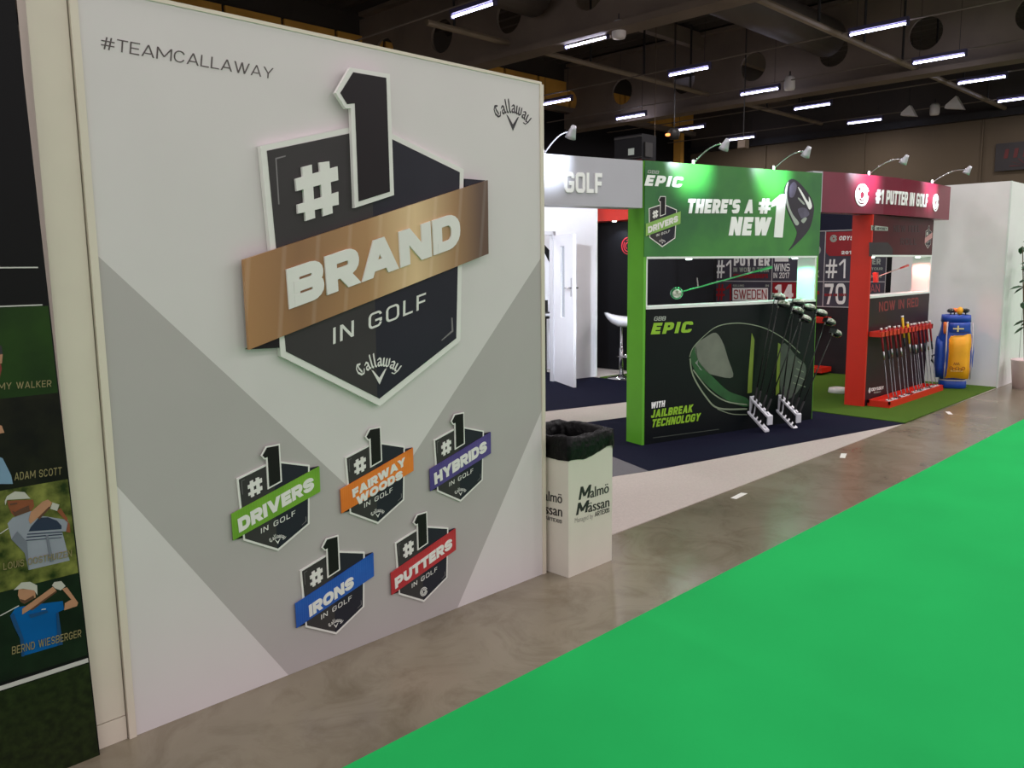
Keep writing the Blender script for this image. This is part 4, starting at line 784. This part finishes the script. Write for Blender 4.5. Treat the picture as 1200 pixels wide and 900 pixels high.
# ================================================================== WHITE MEETING ROOM
aw = math.radians(-10.0); RWd = Vector((math.cos(aw), math.sin(aw), 0)); RW = Frame((9.40, 7.585, 0), RWd, (RWd.y, -RWd.x, 0))
RMW = M('room_white', (236, 236, 240), .5, noise=(4, .015)); ah = RW.px(649, 400)[0]
t = thing('meeting_room_wall', RW.at(-1, 0), 'white meeting room wall with open doorway behind the booth', 'partition')
g = Geo(); g.obox(RW, ah, 0, .0095, 2.6, -.06, 0); g.obox(RW, ah - .85, ah, 2.04, 2.6, -.06, 0); g.obox(RW, -4.6, ah - .85, .0095, 2.6, -.06, 0); g.make('panel', RMW, t)
Geo().obox(RW, -.02, .005, .017, 2.6, -.06, .006).make('corner_profile', SHELFW, t)
g = Geo(); g.obox(RW, ah - .02, ah + .03, .0095, 2.09, -.065, .01); g.obox(RW, ah - .88, ah - .83, .0095, 2.09, -.065, .01); g.obox(RW, ah - .88, ah + .03, 2.04, 2.09, -.065, .01); g.make('door_frame', M('frame_white', (206, 206, 210), .5, noise=(4, .02)), t)
t2 = thing('room_shell', RW.at(-1, 0, -1.1), 'white inner walls of the meeting room seen through the doorway', 'partition')
g = Geo(); g.obox(RW, -4.6, .1, .0095, 2.6, -1.16, -1.1); g.obox(RW, .04, .1, .0165, 2.6, -1.1, -.9); g.obox(RW, -4.6, -4.54, .0095, 2.6, -1.1, -.062); g.make('panel', RMW, t2)
area('room_lamp', RW.at(-1.4, 2.55, -.6), .5, .5, 10, (.95, .97, 1))
R2 = Frame(RW.at(0, 0, -1.098), RWd, RW.n)
put(plate('diagonal_wall_print', R2, R2.pts([(628, 276), (648, 298), (648, 316), (628, 276.5)]), 0, .006, BLACKW), 'black diagonal stripe print inside the white meeting room', 'wall print')
hg = RW.at(ah, 0, .0); lp = floor_pt(672, 456); LD = Vector((lp.x - hg.x, lp.y - hg.y, 0)); LFr = Frame(hg, LD, (LD.y, -LD.x, 0)); LW = LD.length
if LFr.n.dot(EYE - hg) < 0: LFr.n = -LFr.n
t = thing('room_door', hg, 'white open door leaf with narrow glass slot', 'door')
g = Geo(); s0, s1 = LFr.px(657, 330)[0], LFr.px(661.5, 330)[0]; zs0, zs1 = .93, 1.88
g.obox(LFr, 0.0, s0, .02, 2.03, -.04, 0); g.obox(LFr, s1, LW, .02, 2.03, -.04, 0); g.obox(LFr, s0, s1, .02, zs0, -.04, 0); g.obox(LFr, s0, s1, zs1, 2.03, -.04, 0); g.make('leaf', RMW, t)
Geo().obox(LFr, s0, s1, zs0, zs1, -.024, -.018).make('glass_slot', M('grey_glass', (176, 182, 188), .1, noise=(3, .02)), t)
for d in (0, -.04):
    sg = 1 if d == 0 else -1; a = LW - .07; p = [LFr.at(a, 1.33, d), LFr.at(a, 1.33, d + sg * .05), LFr.at(a - .12, 1.33, d + sg * .055)]
    Geo().tube(p, .01, 8).make('door_handle', CHROME, t, smooth=True); Geo().obox(LFr, a - .02, a + .02, 1.22, 1.46, d - .002 if sg < 0 else d, d if sg < 0 else d + .004).make('handle_plate', CHROME, t)
# high counter table in the room with a dark laptop
R3 = Frame(RW.at(0, 0, -.75), RWd, RW.n); ta, tz = R3.px(642, 367)
t = thing('meeting_table', R3.at(ta, .0095), 'white high table with dark legs inside the meeting room', 'table')
Geo().obox(R3, ta - .45, ta + .12, tz - .03, tz, -.2, .2).make('tabletop', RMW, t); Geo().obox(R3, ta - .44, ta + .11, tz - .07, tz - .03, -.19, .19).make('apron', DARKM, t)
for sx in (-.4, .08):
    for sy in (-.16, .16): Geo().tube([R3.at(ta + sx, .0095, sy), R3.at(ta + sx, tz - .03, sy)], .015, 8).make('leg', DARKM, t)
t = thing('laptop', R3.at(ta - .05, tz), 'open dark laptop on the table inside the meeting room', 'laptop')
Geo().obox(R3, ta - .18, ta + .08, tz, tz + .015, -.1, .1).make('keyboard_base', DARKM, t); Geo().obox(R3, ta - .18, ta + .08, tz + .015, tz + .19, -.11, -.1).make('screen', DARKM, t)

# ================================================================== BAR STOOL
sp_ = floor_pt(728, 443.5, .016); x, y = sp_.x, sp_.y; z0 = .016
GLOSSW = M('gloss_white_plastic', (232, 232, 236), .2, coat=.5, noise=(5, .01))
t = thing('bar_stool', (x, y, z0), 'white plastic bar stool on chrome pedestal by the black wall', 'stool')
Geo().lathe([(0, z0), (.2, z0), (.2, z0 + .012), (.06, z0 + .03), (.035, z0 + .06), (0, z0 + .06)], (x, y, 0), 28).make('base', CHROME, t, smooth=True)
Geo().lathe([(.03, z0 + .05), (.03, .45), (.02, .46), (.02, .8), (.03, .81), (0, .82)], (x, y, 0), 16).make('pedestal', CHROME, t, smooth=True)
fr_ = [(x + .16 * math.cos(a) + .07, y - .16 * math.sin(a) - .07, .34) for a in [math.pi * k / 10 * 1.2 for k in range(11)]]
Geo().tube([(x, y, .34)] + fr_, .01, 8).make('footrest', CHROME, t, smooth=True)
rings = []                                         # shell seat, lip rising towards the back (left in view)
d1 = Vector((-.70, .71, 0)); d2 = Vector((.71, .70, 0))
for s, wd, zt_, th in ((-.20, .10, .85, .05), (-.15, .17, .84, .09), (-.05, .2, .835, .11), (.06, .2, .85, .11), (.15, .19, .885, .09), (.2, .17, .92, .07), (.235, .13, .945, .03)):
    rings.append([Vector((x, y, 0)) + d1 * s + d2 * (wd * math.cos(a)) + Vector((0, 0, zt_ + th * .8 * math.sin(a) - (.02 * (1 - abs(math.cos(a))) if math.sin(a) > 0 else 0))) for a in [2 * math.pi * k / 16 for k in range(16)]])
Geo().loft(rings).make('seat_shell', GLOSSW, t, smooth=True)
t_ = Geo(); t_.tube([Vector((x, y, .8)) + d2 * .05, Vector((x, y, .79)) + d2 * .2], .008, 8); t_.make('height_lever', CHROME, t, smooth=True)

# ================================================================== PROJECTOR behind the fascia
PJ = Frame((8.6, 0, 0), (0, -1, 0), (-1, 0, 0)); a0, z1 = PJ.px(720, 161); a1, z0 = PJ.px(752, 186)
t = thing('projector', PJ.at((a0 + a1) / 2, z0), 'black box projector mounted above the grey entrance fascia', 'projector')
Geo().obox(PJ, a0, a1, z0, z1, -.3, 0).make('body', BLACKW, t); Geo().obox(PJ, a0 + .22, a0 + .31, z0 + .06, z0 + .14, 0, .004).make('label_plate', SIL, t)
Geo().obox(PJ, a0, a1, z1 - .035, z1 - .015, 0, .006).make('vent_slat', DARKM, t); Geo().obox(PJ, a0, a1, z0 + .02, z0 + .03, 0, .006).make('vent_slat', DARKM, t)
Geo().obox(PJ, a1, a1 + .02, z0 + .03, z1 - .1, -.2, -.05).make('side_knob', DARKM, t)
Geo().tube([PJ.at(a1 - .07, z0, -.15), PJ.at(a1 - .07, .009, -.15)], .025, 8).make('mount_pole', DARKM, t)

# ================================================================== GOLF CLUBS
GRIP = M('black_rubber_grip', (22, 22, 24), .8, noise=(60, .2)); SHAFT = M('graphite_shaft', (44, 46, 44), .3, .4, noise=(30, .1)); HEADK = M('gloss_black_crown', (20, 22, 24), .15, coat=.6, noise=(8, .1)); SOLE = M('silver_green_sole', (226, 230, 216), .3, .0, noise=(36, .3), c2=(70, 96, 56), coat=.5)
def ellip(c, rx, ry, rz, nu=14, nv=8, cut=None):
    g = Geo(); rings = []
    for i in range(nv + 1):
        ph = math.pi * (i / nv - .5); rr = max(.02, math.cos(ph))
        rings.append([Vector((c[0] + rx * rr * math.cos(2 * math.pi * k / nu), c[1] + ry * rr * math.sin(2 * math.pi * k / nu), c[2] + rz * math.sin(ph))) for k in range(nu)])
    if cut is not None:
        for r in rings:
            for v in r: v.x = max(v.x, cut)
    return g.loft(rings)
def driver(p0, p1, lab, group, spin=0.0):
    """upside-down driver: grip end at p0, head at p1"""
    p0, p1 = Vector(p0), Vector(p1); L = (p1 - p0).length
    t = thing('golf_driver', p0, lab, 'golf club', group)
    t.rotation_mode = 'QUATERNION'; t.rotation_quaternion = (p1 - p0).to_track_quat('Z', 'Y') @ Matrix.Rotation(spin, 4, 'Z').to_quaternion()
    Geo().tube([(0, 0, 0), (0, 0, .26)], [.014, .010], 8).make('grip', GRIP, t, True, True)
    Geo().tube([(0, 0, .26), (0, 0, L - .03)], [.0075, .0045], 8).make('shaft', SHAFT, t, True, True)
    h = ellip((.045, 0, L), .062, .056, .034, 16, 8, -.008).make('head', SOLE, t, True, True)
    ellip((.047, 0, L - .012), .062, .056, .030, 16, 6, -.004).make('crown', HEADK, h, True, True); ellip((.05, 0, L + .02), .03, .022, .018, 12, 6).make('sole_weight', HEADK, h, True, True)
    Geo().box(-.0105, -.0075, -.042, .042, L - .022, L + .024).make('face', STEEL, h, True)
    Geo().tube([(.0, 0, L - .05), (.0, 0, L - .01)], .008, 8).make('hosel', STEEL, t, True, True)
    return t
# stepped driver racks on the stand
RACKM = M('white_rack_acrylic', (206, 208, 216), .3, noise=(6, .03))
def club_rack(uv0, lab, heads, which):
    a0, z0 = GF.px(*uv0); t = thing('club_rack', GF.at(a0, z0, .0), lab, 'club rack', 'driver racks on the club stand')
    dl = .22; dz = -.15
    for nm, zz_, al in (('lower_rail', 0, 0.0), ('upper_rail', .135, 0.03)):
        p = lambda d, a, z: GF.at(a0 + a + al, z0 + zz_ + z + dz * d / dl, .011 + d)
        g = Geo()
        for k in range(2): 
            o_ = k * .04
            g.add([p(d, o_ + e, f) for d in (0, dl) for e, f in ((-.012, -.01), (.012, -.01), (.012, .01), (-.012, .01))], [(0, 1, 2, 3), (4, 5, 6, 7), (0, 1, 5, 4), (1, 2, 6, 5), (2, 3, 7, 6), (3, 0, 4, 7)])
        for k in range(6):
            d = .004 + k * (dl - .008) / 5; g.add([p(d + x_, e, f) for x_ in (-.008, .008) for e, f in ((-.01, -.009), (.05, -.009), (.05, .009), (-.01, .009))], [(0, 1, 2, 3), (4, 5, 6, 7), (0, 1, 5, 4), (1, 2, 6, 5), (2, 3, 7, 6), (3, 0, 4, 7)])
        g.make(nm, RACKM, t)
    p = lambda d, a, z: GF.at(a0 + a + .03, z0 + .135 + z + dz * d / dl, .011 + d)
    Geo().add([p(d, e, f) for d in (dl, dl + .012) for e, f in ((-.014, -.07), (.055, -.07), (.055, .015), (-.014, .015))], [(0, 1, 2, 3), (4, 5, 6, 7), (0, 1, 5, 4), (1, 2, 6, 5), (2, 3, 7, 6), (3, 0, 4, 7)]).make('end_plate', RACKM, t)
    Geo().add([p(d, e, f) for d in (-.004, .01) for e, f in ((-.014, -.15), (.055, -.15), (.055, .02), (-.014, .02))], [(0, 1, 2, 3), (4, 5, 6, 7), (0, 1, 5, 4), (1, 2, 6, 5), (2, 3, 7, 6), (3, 0, 4, 7)]).make('back_plate', RACKM, t)
    nh = len(heads)
    for i, (u, v) in enumerate(heads):
        d = .03 + i * .042; base = GF.at(a0 + .02, z0 + dz * d / dl + .012, d + .011); dd = d + .09 * (i + 1) / nh; ha, hz = GF.px(u, v, dd); top = GF.at(ha, hz, dd)
        pos = 'innermost' if i == 0 else ('outermost' if i == nh - 1 else ['', 'second', 'third', 'fourth'][i] + ' from the stand')
        driver(base, top, 'upside-down black driver, %s in the %s rack' % (pos, which), 'drivers in the racks of the club stand', math.radians(200 + 20 * i))
club_rack((876, 483), 'white stepped club rack left of the other on dark stand', [(908, 347), (912.5, 355), (929, 362), (939, 371)], 'left-hand')
club_rack((909.5, 481), 'white stepped club rack nearest the right edge of dark stand', [(931, 353), (943, 359), (957, 365), (968, 375), (977, 388)], 'right-hand')
# driver on show in the green opening
pa, pb = GF.px(795, 343, -.1), GF.px(904, 313, -.1)
h0 = GF.at(pa[0], pa[1], -.1); h1 = GF.at(pb[0], pb[1], -.1)
t = thing('golf_driver', h1, 'green driver held sideways in the opening of the green stand', 'golf club'); t.rotation_mode = 'QUATERNION'; t.rotation_quaternion = (h0 - h1).to_track_quat('Z', 'Y'); L = (h0 - h1).length
GSH = M('green_shaft', (60, 170, 96), .3, .3, noise=(30, .05)); Geo().tube([(0, 0, 0), (0, 0, .26)], [.014, .010], 8).make('grip', GSH, t, True, True); Geo().tube([(0, 0, .26), (0, 0, L)], [.009, .006], 8).make('shaft', GSH, t, True, True)
g = ellip((0, 0, 0), .06, .058, .04, 16, 8); g.v = [Matrix.Rotation(.9, 3, 'Y') @ v + Vector((0, 0, L + .02)) for v in g.v]; hd = g.make('head', M('green_chrome_head', (70, 150, 100), .2, .7, noise=(50, .3)), t, True, True)
g = ellip((0, 0, .02), .045, .043, .03, 16, 6); g.v = [Matrix.Rotation(.9, 3, 'Y') @ v + Vector((0, 0, L + .02)) for v in g.v]; g.make('sole_plate', SOLE, hd, True, True)
for k in (.25, .8): Geo().tube([(0, 0, L * k), (0, .09, L * k)], .005, 6).make('holder_pin', CHROME, t, True)
# putter on show in the red opening
pa, pb = RF.px(1026, 325, -.1), RF.px(1064, 311, -.1); h0 = RF.at(*pa, -.1); h1 = RF.at(*pb, -.1)
t = thing('golf_putter', h1, 'red putter held sideways in the opening of the putter stand', 'golf club'); t.rotation_mode = 'QUATERNION'; t.rotation_quaternion = (h0 - h1).to_track_quat('Z', 'Y'); L = (h0 - h1).length
RSH = M('red_putter_paint', (214, 60, 54), .35, noise=(20, .05)); Geo().tube([(0, 0, 0), (0, 0, .25)], [.015, .011], 8).make('grip', RSH, t, True, True); Geo().tube([(0, 0, .25), (0, 0, L)], .007, 8).make('shaft', M('pink_steel', (236, 170, 165), .25, .6, noise=(20, .03)), t, True, True)
Geo().box(-.02, .03, -.055, .055, L - .01, L + .025).make('head', RSH, t, True)

# ================================================================== PUTTER RACK on the red stand
tx0, tx1, ty0, ty1 = 9.36, 11.12, 3.40, 3.645
t = thing('putter_rack', ((tx0 + tx1) / 2, ty0, .016), 'red floor tray and rail holding a row of putters', 'putter rack')
g = Geo(); g.box(tx0, tx1, ty0, ty1, .016, .05); g.box(tx0, tx1, ty0, ty0 + .02, .05, .085); g.box(tx0, tx1, ty1 - .02, ty1, .05, .085); g.box(tx0, tx0 + .02, ty0, ty1, .05, .085); g.box(tx1 - .02, tx1, ty0, ty1, .05, .085); g.make('tray', RED, t)
rz = .80
g = Geo(); g.box(9.33, 10.98, 3.52, 3.535, rz, rz + .055); g.box(9.33, 10.98, 3.60, 3.652, rz, rz + .055)
for k in range(15): xx = 9.33 + k * .116; g.box(xx - .015, xx + .015, 3.52, 3.62, rz, rz + .055)
g.make('rail', RED, t)
GRR = M('red_grip', (150, 24, 40), .6, noise=(40, .15)); GRY = M('yellow_grip', (222, 178, 20), .6, noise=(40, .08)); GRB = M('dark_grip_band', (30, 40, 48), .6, noise=(40, .1)); PWH = M('white_putter_head', (230, 230, 228), .3, noise=(9, .02)); CAPm = M('white_grip_cap', (226, 224, 222), .5, noise=(9, .02))
def putter(xb, yb, zb, xt, yt, zt, lab, gripm, headm, bandm):
    p0, p1 = Vector((xb, yb, zb)), Vector((xt, yt, zt)); L = (p1 - p0).length
    t = thing('golf_putter', p0, lab, 'golf club', 'putters in the red rack'); t.rotation_mode = 'QUATERNION'; t.rotation_quaternion = (p1 - p0).to_track_quat('Z', 'Y')
    h = Geo(); h.box(-.05, .05, -.018, .018, -.012, .016); h.box(-.03, .03, .018, .055, -.012, .006); h.make('head', headm, t, True)
    Geo().tube([(.02, 0, .01), (.02, 0, .06), (0, 0, .1), (0, 0, L - .27)], .0055, 8).make('shaft', M('putter_steel', (128, 128, 132), .35, 1.0, noise=(20, .05)), t, True, True)
    Geo().tube([(0, 0, L - .36), (0, 0, L - .26)], .011, 8).make('label_band', bandm, t, True, True)
    Geo().tube([(0, 0, L - .27), (0, 0, L - .02)], [.010, .0145], 8).make('grip', gripm, t, True, True)
    Geo().tube([(0, 0, L - .02), (0, 0, L)], .0155, 8).make('grip_cap', CAPm, t, True, True)
tops = [(1032.4, 384.7), (1038.3, 384), (1042, 382), (1048, 382.7), (1053, 382), (1057.3, 370), (1063.3, 377.3), (1067.3, 380), (1070.3, 380), (1072.4, 379.7), (1076.7, 378.7), (1081, 378), (1085, 377.3), (1089.3, 376)]
TF = Frame((0, 3.573, 0), (1, 0, 0), (0, -1, 0)); xs_t = []
wordn = ['first', 'second', 'third', 'fourth', 'fifth', '', '', 'eighth', 'ninth', 'tenth', 'eleventh', 'twelfth', 'thirteenth', 'last']
for i, (u, v) in enumerate(tops):
    xt, zt = TF.px(u, v); zt = min(max(zt, .89), 1.02)
    xb = xt + .07
    gm = GRY if i in (5, 6) else GRR
    lab = {5: 'putter with taller yellow grip in the red rack', 6: 'putter with shorter yellow grip in the red rack'}.get(i, 'red gripped putter, %s from the red post in the rack' % wordn[i])
    putter(xb, 3.475, .065, xt, 3.573, zt, lab, gm, PWH if i % 3 != 2 else STEEL, GRB if i % 2 else STEEL)
# second red rack against the back wall, half hidden
BKx = 11.5
t = thing('putter_rack', (BKx, 5.6, .016), 'red wall rack behind the green stand against the back wall', 'putter rack')
for nm, v, hgt in (('rail', 375.5, .07), ('lower_rail', 434.5, .07)):
    F5 = Frame((BKx, 0, 0), (0, -1, 0), (-1, 0, 0)); a, z = F5.px(963.5, v); Geo().obox(F5, a - 1.2, a, z - hgt / 2, z + hgt / 2, -.3, .02).make(nm, RED, t)
Geo().obox(F5, a - 1.2, a - 1.15, 0.016, .9, -.3, -.26).make('stand_post', RED, t)
p = floor_pt(982, 460, .016)
t = thing('putting_cup', p, 'low white putting cup with dark opening on the turf', 'putting cup'); Geo().lathe([(.10, .016), (.12, .02), (.11, .075), (.085, .08), (.08, .03), (0, .03)], (p.x, p.y, 0), 20).make('ring', PWH, t, smooth=True); Geo().box(p.x - .02, p.x + .16, p.y - .06, p.y + .06, .016, .03).make('ramp', DARKM, t)

# ================================================================== GOLF BAG
bc = Vector((11.46, 3.405, .016)); fwd = Vector((-.92, -.39, 0)).normalized(); rgt = Vector((.39, -.92, 0)).normalized()
BLUE = M('bag_blue', (24, 70, 168), .4, noise=(10, .06)); YEL = M('bag_yellow', (240, 170, 24), .5, noise=(10, .04)); ORG = M('bag_orange', (232, 128, 60), .5, noise=(10, .05)); BLK = M('bag_black', (20, 20, 28), .5, noise=(10, .1)); TRIM = M('bag_piping', (196, 190, 196), .4, noise=(10, .03))
t = thing('golf_bag', bc, 'blue and yellow staff golf bag standing against white partition', 'golf bag')
def bag_ring(z, rw, rd, n=24, e=3.0, off=0.0):
    out = []; rw *= 1.1
    for k in range(n):
        a = 2 * math.pi * k / n; c, s = math.cos(a), math.sin(a)
        out.append(bc + rgt * (rw * math.copysign(abs(c) ** (2 / e), c)) + fwd * (off + rd * math.copysign(abs(s) ** (2 / e), s)) + Vector((0, 0, z)))
    return out
Geo().loft([bag_ring(0, .135, .13), bag_ring(.015, .145, .14), bag_ring(.085, .145, .14), bag_ring(.10, .135, .13)]).make('base', BLUE, t, smooth=True)
Geo().loft([bag_ring(.098, .14, .135), bag_ring(.112, .14, .135)]).make('base_trim', TRIM, t)
Geo().loft([bag_ring(.11, .13, .125), bag_ring(.16, .17, .16), bag_ring(.28, .195, .18), bag_ring(.48, .20, .185), bag_ring(.62, .185, .17), bag_ring(.74, .155, .145), bag_ring(.82, .145, .14), bag_ring(.85, .15, .145)]).make('body', BLUE, t, smooth=True)
Geo().loft([bag_ring(.845, .155, .15), bag_ring(.93, .15, .145), bag_ring(.935, .12, .115), bag_ring(.87, .115, .11)], True).make('top_cuff', BLUE, t, smooth=True)
bagF = Frame(bc + fwd * .195, rgt, fwd)
def bag_panel(name, a0, a1, z0, z1, m, d0, d1, bulge=.02, nr=4):
    g = Geo(); rows = 9; cols = 8; V = []
    for j in range(rows):
        z = z0 + (z1 - z0) * j / (rows - 1)
        for i in range(cols):
            a = a0 + (a1 - a0) * i / (cols - 1); u = (i / (cols - 1) * 2 - 1); w = (j / (rows - 1) * 2 - 1)
            edge = (1 - abs(u) ** 4) * (1 - abs(w) ** 6); V.append(bagF.at(a * (1 - .06 * abs(w) ** 6), z + bc.z, d0 + (d1 - d0) * edge))
    g.add(V, [(j * cols + i, j * cols + i + 1, (j + 1) * cols + i + 1, (j + 1) * cols + i) for j in range(rows - 1) for i in range(cols - 1)])
    return g.make(name, m, t, smooth=True)
yp = bag_panel('front_pocket', -.105, .175, .13, .70, YEL, -.06, .035)
bag_panel('upper_panel', -.105, .155, .70, .85, BLUE, -.075, -.02)
bag_panel('side_pocket', -.225, -.115, .13, .66, BLUE, -.14, -.02); bag_panel('accent_panel', -.15, -.11, .68, .86, ORG, -.11, -.03)
g = Geo()
for a in (-.112, .18): g.tube([bagF.at(a * k_, z + bc.z, d_) for z, d_, k_ in ((.13, -.05, 1), (.3, -.005, 1), (.5, -.0, 1), (.68, -.03, 1), (.85, -.05, .95))], .008, 6)
g.make('piping', TRIM, t, smooth=True)
g = Geo(); g.obox(bagF, -.045, .075, .775, .79, -.03, -.012); g.obox(bagF, -.0, .018, .745, .82, -.03, -.011); g.make('cross_emblem', M('pale_gold_print', (232, 214, 150), .5, noise=(9, .03)), t)
g = Geo()
for k in range(5):
    cx_ = -.045 + k * .034; cz_ = .29 - (k % 2) * .018
    for q in ribbon(ring_pts((cx_, cz_), .018, .018, 12), .005): g.prism(bagF, q, .030, .0375)
for k in range(3):
    for q in ribbon([(-.02 + k * .022, .33), (-.01 + k * .022, .36), (.0 + k * .022, .33)], .007): g.prism(bagF, q, .030, .0375)
g.make('ring_emblem', M('emblem_brown_print', (150, 84, 20), .5, noise=(9, .03)), yp)
lettering('lettering', yp, bagF, 'SWEDEN', (-.05, .245), (.085, .245), (-.05, .262), M('pale_yellow_print', (240, 206, 120), .5, noise=(9, .03)), w=.2, d0=.031, th=.006, px=False)
for k, (a, d, m) in enumerate(((-.07, -.14, HEADK), (.03, -.12, YEL), (.10, -.16, HEADK), (-.02, -.22, ORG), (.06, -.24, HEADK))):
    c = bagF.at(a, .985 + bc.z, d); e = .055 if m is not YEL else .045; g = ellip((0, 0, 0), e * 1.25, e * .8, .03 if m is not YEL else .05, 12, 8); g.v = [c + v for v in g.v]
    h = thing('headcover', c, ['black club head at the left of the bag opening', 'yellow headcover in the middle of the bag opening', 'black club head at the right of the bag opening', 'orange headcover at the back of bag opening', 'black club head at the back of bag opening'][k], 'golf club', 'clubs in the golf bag')
    g.make('head', m, h, smooth=True); Geo().tube([c - Vector((0, 0, .02)), c - Vector((0, 0, .16))], .008, 6).make('shaft', SHAFT, h)
g = Geo(); g.tube([bagF.at(-.2, .42 + bc.z, -.19), bagF.at(-.245, .40 + bc.z, -.2), bagF.at(-.25, .34 + bc.z, -.2), bagF.at(-.2, .28 + bc.z, -.19)], .012, 8); g.make('carry_strap', BLK, t, smooth=True)

# ================================================================== POTTED PLANT at the right edge
pp = floor_pt(1196, 459.5); pp = Vector((12.05, 2.72, 0))
POT = M('pale_pot', (226, 204, 200), .4, noise=(6, .03)); LEAF = M('leaf_green', (40, 74, 44), .5, noise=(14, .2)); STEM = M('plant_stem', (92, 74, 50), .7, noise=(14, .15))
t = thing('potted_plant', pp, 'tall leafy plant in pale tapered pot at the right edge', 'plant')
Geo().lathe([(0, 0), (.14, 0), (.175, .355), (.185, .37), (.165, .375), (.155, .33), (0, .33)], pp, 28).make('pot', POT, t, smooth=True)
Geo().lathe([(0, .325), (.155, .325), (.15, .34), (0, .345)], pp, 20).make('soil', M('soil', (44, 34, 26), .9, noise=(30, .3)), t)
rs = random.Random(5)
for k in range(4):
    a = k * 1.7; b = [pp + Vector((.02 * math.cos(a) * (1 + j), .02 * math.sin(a) * (1 + j), .33 + j * .24 + .03 * k)) for j in range(7)]
    Geo().tube(b, [.014 - .0015 * j for j in range(7)], 6).make('stem', STEM, t, smooth=True)
    for j in range(2, 7):
        for q in range(3):
            an = rs.uniform(0, 6.28); L = rs.uniform(.1, .16); d = Vector((math.cos(an), math.sin(an), rs.uniform(-.5, .35))).normalized(); s = d.cross(Vector((0, 0, 1))).normalized() * L * .24; p0 = b[j] + Vector((0, 0, rs.uniform(-.06, .06))); up_ = Vector((0, 0, .012))
            Geo().add([p0, p0 + d * L * .35 + s - up_, p0 + d * L * .35 + up_, p0 + d * L * .35 - s - up_, p0 + d * L * .7 + s * .8 - up_ * 2, p0 + d * L * .7, p0 + d * L * .7 - s * .8 - up_ * 2, p0 + d * L - up_ * 3],
                      [(0, 1, 2), (0, 2, 3), (1, 4, 5, 2), (3, 2, 5, 6), (4, 7, 5), (5, 7, 6)]).make('leaf', LEAF, t, smooth=True)

# deep matt inks and fabrics reflect little
for k_ in ('poster_black', 'fairway_print', 'dark_foliage_print', 'bokeh_foliage_print', 'deep_green_print', 'dark_grass_print', 'dark_club_print', 'xray_green_print', 'charcoal_maroon_print', 'maroon_panel_print', 'graphic_wall_print', 'dark_grey_dado', 'dark_navy_band', 'black_hall_wall', 'charcoal_print', 'navy_print', 'black_print', 'blue_shirt_print', 'skin_print', 'black_bag_plastic'):
    MATS[k_].node_tree.nodes['Principled BSDF'].inputs['Specular IOR Level'].default_value = .18
